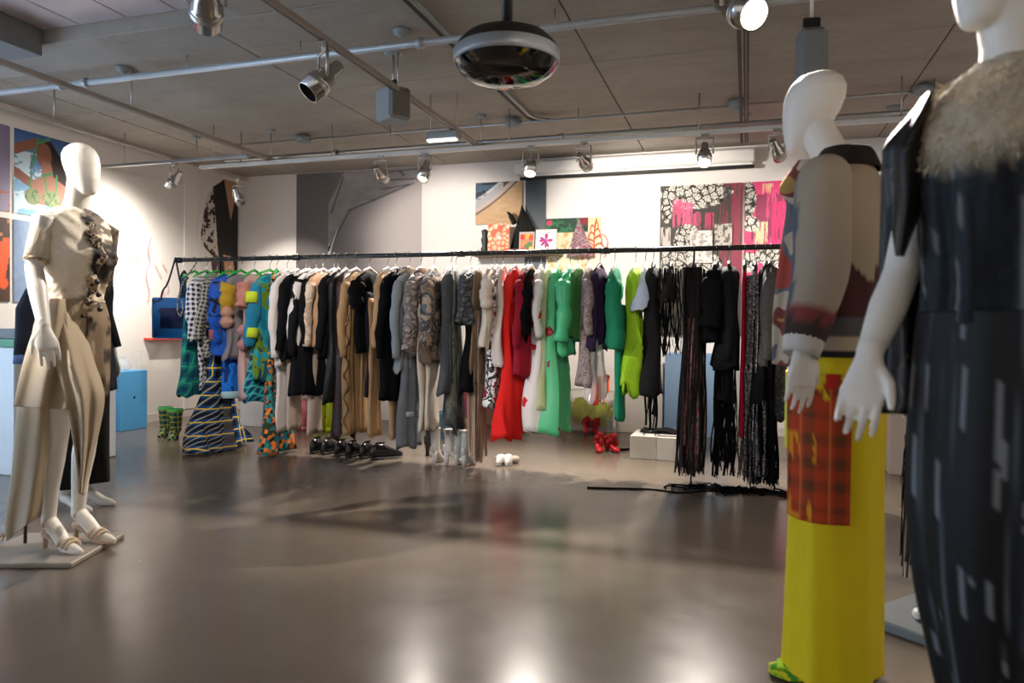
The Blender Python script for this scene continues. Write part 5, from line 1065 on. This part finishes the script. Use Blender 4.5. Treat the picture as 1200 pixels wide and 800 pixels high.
def dk(V): n = fbm(V[:, 0]*20+V[:, 1]*16, V[:, 2]*14); return put(put(flat('#4a3d31', V[:, 0]), n > .52, '#8e7a63'), n < .36, '#251d19')
wrap([(1.09*S1, .002, 0, .110, .145), (1.0*S1, 0, 0, .130, .174), (.9*S1, -.005, 0, .134, .186), (.8*S1, 0, 0, .130, .188), (.66*S1, 0, .01, .12, .18)], .004, 7, 40, 3, (-.25, 1.7), 4).build('printed_panel', vcol(.75, .3, .3, 40), m1, col=dk, solid=.003)
sk = cloth('#b9a78e', c2='#a8967d', scale=5, bump=.12)
# draped overskirt: front swag, side flounce, long hanging panels
def toL(mb, I, o):      # a sheet laid out in the room, moved into its mannequin's own space
    for i, v in enumerate(mb.v): mb.v[i] = (I @ (v-o).T).T
    return mb
toL(sheet([(58, 350), (58, 385), (64, 425), (74, 462), (84, 505), (90, 545), (92, 578)], [(84, 350), (98, 385), (111, 425), (122, 462), (117, 500), (107, 540), (98, 580)], lambda u, v: 2.58+.22*u*(1-.3*v)-.10*math.sin(PI*min(1, v*1.1)), bulge=.07, fold=.016, k=2.5, nu=40, nv=50), I1, M1).build('draped_swag', sk, m1, solid=.004)
toL(sheet([(58, 350), (40, 385), (26, 430), (16, 476)], [(76, 350), (80, 390), (82, 435), (80, 480)], lambda u, v: 2.57-.12*v+.03*u, bulge=.05, fold=.016, k=2), I1, M1).build('side_flounce', sk, m1, solid=.004)
toL(sheet([(22, 462), (18, 500), (13, 560), (6, 612), (8, 634)], [(58, 470), (57, 520), (52, 570), (49, 602), (44, 604)], lambda u, v: 2.56-.02*v+.03*u, bulge=.03, fold=.014, k=1.6), I1, M1).build('hanging_panel', sk, m1, solid=.004)
toL(sheet([(72, 425), (76, 460), (83, 500), (90, 545), (92, 575)], [(118, 445), (122, 468), (114, 510), (104, 545), (96, 578)], lambda u, v: 2.60+.14*u-.03*v, bulge=.06, fold=.014, k=3, seed=2), I1, M1).build('lower_drape', sk, m1, solid=.004)
# strappy sandals and ribbons
sd_ = cloth('#c9b49c')
for y in (-.085, .085):
    foot_mesh(.25, .042, ([0, 1], [.012, .012]), .0, lift=([0, .3, .65, .85, 1], [.065, .045, .002, 0, .002])).build('sandal_sole', paint('#b99d84', .5), m1, loc=(-.055, y*1.02, .001))
    MB().lathe([(.01, 0), (.012, .04), (.024, .068), (0, .07)], 10, Matrix.Translation((-.035, y, 0)), True).build('sandal_heel', paint('#b99d84', .5), m1)
    for i, (x, z, r_) in enumerate(((.09, .05, .042), (.115, .045, .042), (.135, .04, .038), (-.01, .13, .038))): MB().tube([(x, y+r_*math.cos(a), z-.012+r_*.75*math.sin(a)) for a in np.linspace(-.2, PI+.2, 14)], .007, 6).build('strap', sd_, m1)
b = MB(); R_ = np.random.RandomState(2)
for k in range(9):
    a = R_.uniform(2.2, 4.6); L = R_.uniform(.08, .2); b.tube(spline([(-.19, -.1, .12), (-.2+.04*math.cos(a), -.12, .06), (-.2+L*.7*math.cos(a), -.14+L*.6*math.sin(a), .0 if k % 2 else .03), (-.2+L*math.cos(a), -.14+L*math.sin(a), .004)], 12), .004, 5)
stuff(b.build('trailing_ribbons', cloth('#b5a088'), m1))

# ---- mannequin behind it, dark coat
M2 = np.array([aty(92, 390, 3.42)[0], 3.42, 0.0]); m2 = empty('mannequin', M2, 'mannequin in a long navy black coat, standing behind the cream mannequin', 'mannequin', 'dressed mannequins', .05)
mannequin(m2, PLASTER, 1.0, {-1: dict(e=np.array([-.10, -.25, 1.17]), w=np.array([-.08, -.27, .97]), d=(.05, 0, -1), pn=(0, 1, 0))}, heel=.02, headyaw=.0)
ck = cloth('#151820', c2='#232a38')
wrap([(1.49, -.014, 0, .07, .085), (1.45, -.01, 0, .10, .19), (1.40, 0, 0, .125, .205), (1.28, .015, 0, .150, .2), (1.1, 0, 0, .13, .18), (.9, 0, 0, .16, .22), (.7, 0, 0, .175, .235)], .007, 7, 64, 4, sub=4).build('coat', ck, m2, solid=.005)
MB().tube([(-.012, -.13, 1.425), (-.012, -.175, 1.42), (-.10, -.25, 1.17), (-.085, -.265, 1.02), (-.08, -.275, .92)], [.055, .068, .062, .062, .064], 16, cap=False).build('sleeve', ck, m2, solid=.004)
MB().tube([(-.08, -.274, .93), (-.08, -.278, .87)], [.062, .064], 16, cap=False).build('blue_cuff', cloth('#6d86b0', c2='#41587f'), m2, solid=.004)
MB().tube([(-.012, .13, 1.425), (-.012, .175, 1.42), (-.045, .225, 1.16), (.0, .25, .95)], [.06, .072, .06, .06], 16, cap=False).build('sleeve', ck, m2, solid=.004)
for y in (-.09, .085): wrap([(.95, 0, y, .12, .1), (.6, .005, y, .105, .09), (.3, 0, y, .11, .09), (.14, .0, y, .12, .095)], .006, 5, 32, 5, sub=4).build('trouser_leg', cloth('#121316'), m2, solid=.004)

# ---- tall mannequin in the patchwork jacket
q = atz(977, 800); M3 = np.array([q[0], 2.52, 0.0]); A3 = math.radians(155)
m3 = empty('mannequin', M3, 'white bald mannequin in a patchwork jacket and long yellow skirt', 'mannequin', 'dressed mannequins', A3)
I3 = np.array(Matrix.Rotation(-A3, 3, 'Z'))
def loc3(x, y, Y): return I3 @ (aty(x, y, Y)-M3)
S3 = 1.08; hz3 = .05
e3, w3 = loc3(962, 315, 2.31), loc3(940, 408, 2.25)
mannequin(m3, PLASTER, S3, {1: dict(e=e3, w=w3, d=loc3(937, 488, 2.25)-w3, pn=(.8, -.6, 0), curl=.22, thumb=1), -1: dict(e=np.array([-.06, -.25, 1.18]), w=np.array([-.02, -.24, .95]), d=(.1, 0, -1), pn=(0, 1, 0))}, heel=hz3, headtilt=.08, headyaw=.12, fwd=.065, slim=.86, bare=False)
def jk(V):
    x, y, z = V[:, 0], V[:, 1], V[:, 2]; c = flat('#a5957f', x); n = fbm(x*8+y*5+3, z*9)
    edge = 1.36-.9*(x+.10)*(x > -.25)
    c = put(c, (z < 1.30+.9*(-.02-x)*0)&(x < .03)&(z < 1.42-1.5*np.clip(-x, 0, .2)+.35*(y < .05)), '#4a2a29'); c = put(c, (y < -.06)&(x < 0)&(z > 1.2), '#c9bdaa'); c = put(c, (y < -.10)&(z < 1.26), '#3a2026')
    c = put(c, (z < 1.14)&(x < .05), '#57565a'); c = put(c, (z < 1.09)&(x < .05), '#b9aa93'); c = put(c, (z < 1.045)&(x < .05), '#241f21')
    f = x > .07; c = put(c, f, '#bf4a33'); c = put(c, f&(n > .5), '#5a626e'); c = put(c, f&(n < .4), '#c7b59d'); c = put(c, f&(z < 1.2)&(n > .42), '#6b3a38'); return put(c, f&(z < 1.1)&(n < .55), '#c99a4a')
wrap([(1.505*S3, -.010, 0, .068, .075), (1.48*S3, -.012, 0, .085, .12), (1.44*S3, -.010, 0, .102, .175), (1.38*S3, .0, 0, .118, .19), (1.26*S3, .01, 0, .136, .178), (1.12*S3, .005, 0, .122, .162), (1.02*S3, .005, 0, .135, .185), (.95*S3, .005, 0, .142, .192)], .005, 5, 96, 7, sub=9).build('patchwork_jacket', vcol(.8, .2, .15, 80), m3, col=jk, solid=.005)
wrap([(1.475*S3, -.014, 0, .078, .09), (1.50*S3, -.014, 0, .072, .08), (1.545*S3, -.012, 0, .066, .07), (1.53*S3, -.012, 0, .082, .086), (1.485*S3, -.014, 0, .1, .11)], .001, 4, 48, 1).build('collar', cloth('#211d1a', c2='#33251f'), m3, solid=.004)
flapc = patches(['#a9483a', '#666a70', '#bdaa95', '#7a3f38', '#b08a4d'], 5, detail=2, dist=.2)
toL(sheet([(936, 188), (914, 220), (922, 240), (914, 300), (906, 370), (905, 426)], [(952, 186), (950, 220), (948, 240), (945, 300), (942, 370), (936, 432)], lambda u, v: 2.44-.04*u, bulge=.02, fold=.008, k=1.5, nu=20, nv=36), I3, M3).build('open_front', flapc, m3, solid=.005)
sh3 = np.array([-.012, .165, 1.425])*S3; P = spline([sh3+[0, -.04, .01], sh3+[.0, .012, 0], sh3*.55+e3*.45+[0, .01, 0], e3, e3*.5+w3*.5, w3*.93+e3*.07], 26)
def slc(V):
    t = np.clip((sh3[2]-V[:, 2])/(sh3[2]-w3[2]), 0, 1); x = V[:, 0]; c = flat('#a39484', x); n = fbm(x*10, V[:, 2]*10)
    ax = e3[0]*np.clip(t*2, 0, 1)+sh3[0]*(1-np.clip(t*2, 0, 1)); c = put(c, (x-ax > .05), '#585d66'); c = put(c, (t > .80-.6*(x-ax)), '#3c3230'); return put(c, (t > .74)&(n > .55), '#7c3c3a')
MB().tube(P, np.interp(np.linspace(0, 1, 26), [0, .1, .4, .62, .85, 1], [.052, .074, .080, .078, .066, .054]), 26).build('sleeve', vcol(.8, .2, .1, 80), m3, col=slc)
dv = w3-e3; dv = dv/np.linalg.norm(dv); MB().tube([w3-dv*.07, w3-dv*.02, w3+dv*.02], [.056, .054, .048], 20, cap=False).build('white_cuff', cloth('#cfc8c0'), m3, solid=.004)
MB().tube(spline([(-.012, -.12, 1.43*S3), (-.012, -.175, 1.42*S3), (-.05, -.24, 1.2), (-.03, -.24, 1.04)], 16), [.06]+[.066]*10+[.06]*3+[.055]*2, 18).build('sleeve', patches(['#bfae9a', '#a6957f', '#4a2a2a'], 3, detail=1), m3)
ROW3 = [(1.14, 0, 0, .110, .145), (1.04, .0, 0, .130, .176), (.9, .0, 0, .132, .178), (.6, .0, 0, .128, .172), (.35, .0, 0, .132, .174), (.10, .0, 0, .136, .176), (.045, .0, 0, .138, .178)]
wrap(ROW3, .007, 6, 96, 3, sub=6).build('yellow_skirt', cloth('#e0c60e', .7, .07, .12, c2='#ead21c', scale=3), m3, solid=.004)
tr = [(z, cx, cy, rx+.014, ry+.014) for z, cx, cy, rx, ry in spline(ROW3, 36)]; tr = [r_ for r_ in tr if .52 < r_[0] < .99]
def tart(V):
    a = np.arctan2(V[:, 1], V[:, 0]); z = V[:, 2]; c = flat('#b5401f', a); u = a*.15/.07; v = z/.07
    f = lambda q, lo: ((q % 1) < lo)
    c = put(c, (f(u, .35).astype(float)+f(v, .35))*.38, '#2f3a22'); c = put(c, f(u+.2, .08)*.6, '#d98a4a'); n = fbm(a*5, z*8); c = put(c, (n > .57)&(z < .80)&(a < 1.6), '#d98a1f')
    c = put(c, (z > .93)&(n > .5), '#c22f1f'); return put(c, (z > .9)&(n < .46), '#d9b41f')
wrap(tr, .002, 6, 40, 3, (.75, 2.25), 3).build('tartan_patch', vcol(.85, .2, .1, 80), m3, col=tart, solid=.003)
wrap([r_ for r_ in tr if r_[0] > .7], .002, 6, 20, 3, (.3, .75), 3).build('lime_patch', cloth('#d9e04a'), m3, solid=.003)
for y, c in ((.1, '#8fc21a'), (-.1, '#8fc21a')):
    foot_mesh(.27, .045, ([0, .2, .5, .8, 1], [.05, .06, .055, .045, .03]), .004, lift=([0, .3, .65, 1], [.06, .04, .0, 0])).build('shoe', patches(['#8fc21a', '#d9d21c', '#4f9a2a'], 10), m3, loc=(-.105, y, 0))
    MB().lathe([(.02, 0), (.022, .04), (.03, .07), (0, .07)], 12, Matrix.Translation((-.08, y, 0)), True).build('shoe_heel', paint('#d9d21c', .4), m3)
    for k in range(3): MB().bbox((.07+.02*k, y-.035, .04), (.085+.025*k, y+.035, .05), .004, Matrix.Translation((.09, y, .05)) @ Matrix.Rotation(.4*(k-1), 4, 'Z') @ Matrix.Translation((-.09, -y, -.05))).build('shoe_bow', cloth('#9fd02a'), m3, False)

# ---- near mannequin in black, cut by the frame
A4 = math.radians(-146); q = aty(1176, 390, 1.73); M4 = np.array([q[0], 1.73, 0.0])
m4 = empty('mannequin', M4, 'near mannequin in a painted black dress with cream fluffy yoke, right border', 'mannequin', 'dressed mannequins', A4)
I4 = np.array(Matrix.Rotation(-A4, 3, 'Z'))
def loc4(x, y, Y): return I4 @ (aty(x, y, Y)-M4)
S4 = 1.10; e4, w4 = loc4(1056, 322, 1.84), loc4(1017, 418, 1.74)
mannequin(m4, PLASTER, S4, {-1: dict(e=e4, w=w4, d=loc4(1002, 500, 1.70)-w4, pn=(.75, .65, 0), curl=.28, thumb=-1)}, heel=.05, headyaw=-.2, headtilt=.05, slim=.84)
def dr(V):
    x, y, z = V[:, 0], V[:, 1], V[:, 2]; a = np.arctan2(y, x); n = fbm(a*9+4, z*2.5); n2 = fbm(a*22, z*30)
    c = put(flat('#0b0c0f', x), np.clip((n-.40)*3, 0, 1)*.5, '#46505a'); c = put(c, (n > .64)*.5, '#8f8f8c')
    m = np.clip((z-1.40-.09*(fbm(a*6, z*3)-.5))*14, 0, 1); return put(c, m*(.6+.4*n2), '#cdbb9f')
wrap([(1.50*S4, -.014, 0, .064, .07), (1.475*S4, -.012, 0, .085, .13), (1.44*S4, -.006, 0, .104, .175), (1.38*S4, .008, 0, .122, .185), (1.28*S4, .008, 0, .135, .175), (1.1*S4, .0, 0, .130, .165), (1.02*S4, .0, 0, .132, .168)], .006, 8, 96, 4, sub=9, noise=.003).build('painted_bodice', vcol(.8, .3, .5, 90), m4, col=dr, solid=.005)
b = MB(); R_ = np.random.RandomState(4)
for i in range(3200):
    a = R_.uniform(-2.6, 2.2); z = R_.uniform(1.43, 1.62); rx = np.interp(z, [1.42, 1.52, 1.58, 1.63], [.138, .125, .106, .08]); ry = np.interp(z, [1.42, 1.52, 1.58, 1.63], [.19, .185, .172, .11])
    p = np.array([.012+rx*math.cos(a), ry*math.sin(a), z]); d = np.array([math.cos(a)*.5, math.sin(a)*.5, R_.uniform(-1.1, -.1)])+R_.randn(3)*.35; d /= np.linalg.norm(d); L = R_.uniform(.012, .028); s = np.cross(d, R_.randn(3)); s = s/np.linalg.norm(s)*.0013; b.add([p-s, p+s, p+d*L], [(0, 1, 2)])
stuff(b.build('fluffy_yoke', cloth('#e6d9c2', c2='#c9b698'), m4))
def lw(V):
    x, y, z = V[:, 0], V[:, 1], V[:, 2]; a = np.arctan2(y, x); c = flat('#070709', x); n = fbm(a*11+2, z*1.6+1); n2 = fbm(a*40, z*7)
    c = put(c, np.clip((n-.62)*6, 0, 1)*(.15+.45*n2), '#7a828c'); return put(c, ((fbm(a*18+7, z*5) > .73)*.4), '#a9adb2')
wrap([(1.145, .0, 0, .135, .172), (1.05, .0, 0, .142, .178), (.9, .0, 0, .148, .182), (.74, .0, 0, .148, .18), (.58, -.005, 0, .138, .165), (.42, -.02, 0, .118, .145), (.25, -.04, 0, .10, .12), (.15, -.05, 0, .09, .11)], .008, 7, 110, 5, sub=10).build('brushed_skirt', vcol(.65, .35, .2, 60), m4, col=lw, solid=.005)
lea = patches(['#141313', '#1d1b1b', '#171515', '#4a4744'], 8, .38, dist=1.2)
toL(sheet([(1082, 114), (1060, 146), (1037, 176), (1033, 240), (1031, 360), (1031, 484)], [(1100, 108), (1098, 140), (1096, 172), (1096, 240), (1092, 360), (1090, 487)], lambda u, v: 1.90-.04*u, bulge=.05, fold=.012, k=2, nu=24, nv=44), I4, M4).build('cape_sleeve', lea, m4, solid=.006)
toL(sheet([(1088, 108), (1066, 136), (1038, 170), (1035, 190), (1041, 245), (1050, 300)], [(1094, 106), (1092, 132), (1088, 160), (1088, 195), (1084, 232), (1058, 300)], lambda u, v: 1.76+.0*u, bulge=.05, fold=.012, k=1.7, nu=22, nv=30, seed=1), I4, M4).build('shoulder_flap', lea, m4, solid=.006)
# ---- mannequin hidden behind it, on a grey plate
M5 = np.array([.80, 3.12, .04]); m5 = empty('mannequin', M5, 'mannequin in black fringe, half hidden behind the near black dress', 'mannequin', 'dressed mannequins', math.radians(-130))
mannequin(m5, PLASTER, .97, None, heel=.03, bare=False)
wrap([(1.45, -.014, 0, .07, .085), (1.41, -.01, 0, .10, .18), (1.3, .01, 0, .140, .19), (1.05, 0, 0, .13, .17), (.8, 0, 0, .17, .21), (.62, 0, 0, .175, .22)], .006, 7, 60, 6, sub=4).build('black_tunic', cloth('#121214'), m5, solid=.005)
b = MB(); R_ = np.random.RandomState(12)
for i in range(170):
    a = R_.uniform(0, 6.28); z1 = R_.uniform(.12, .5); K = 8; w = .008; P = np.array([(.175*math.cos(a)*(1+.08*t)+.008*math.sin(9*t+i), .22*math.sin(a)*(1+.08*t)+.008*math.cos(7*t+i), .66+(z1-.66)*t) for t in np.linspace(0, 1, K)]); d = np.array([-math.sin(a), math.cos(a), 0])*w; b.grid(np.stack([P-d, P+d], 1))
stuff(b.build('fringe', cloth('#131112'), m5))
MB().bbox((-.3, -.25, -.04), (.3, .25, -.001), .006).build('base_plate', paint('#7d868a', .4), m5, False)
for y in (-.085, .085):
    foot_mesh(.24, .042, ([0, .2, .5, .8, 1], [.05, .06, .05, .04, .025]), .002, lift=([0, .3, .65, 1], [.03, .02, .0, 0])).build('shoe', patches(['#e6e4e2', '#16181c', '#e6e4e2'], 6, .4), m5, loc=(-.05, y, 0))
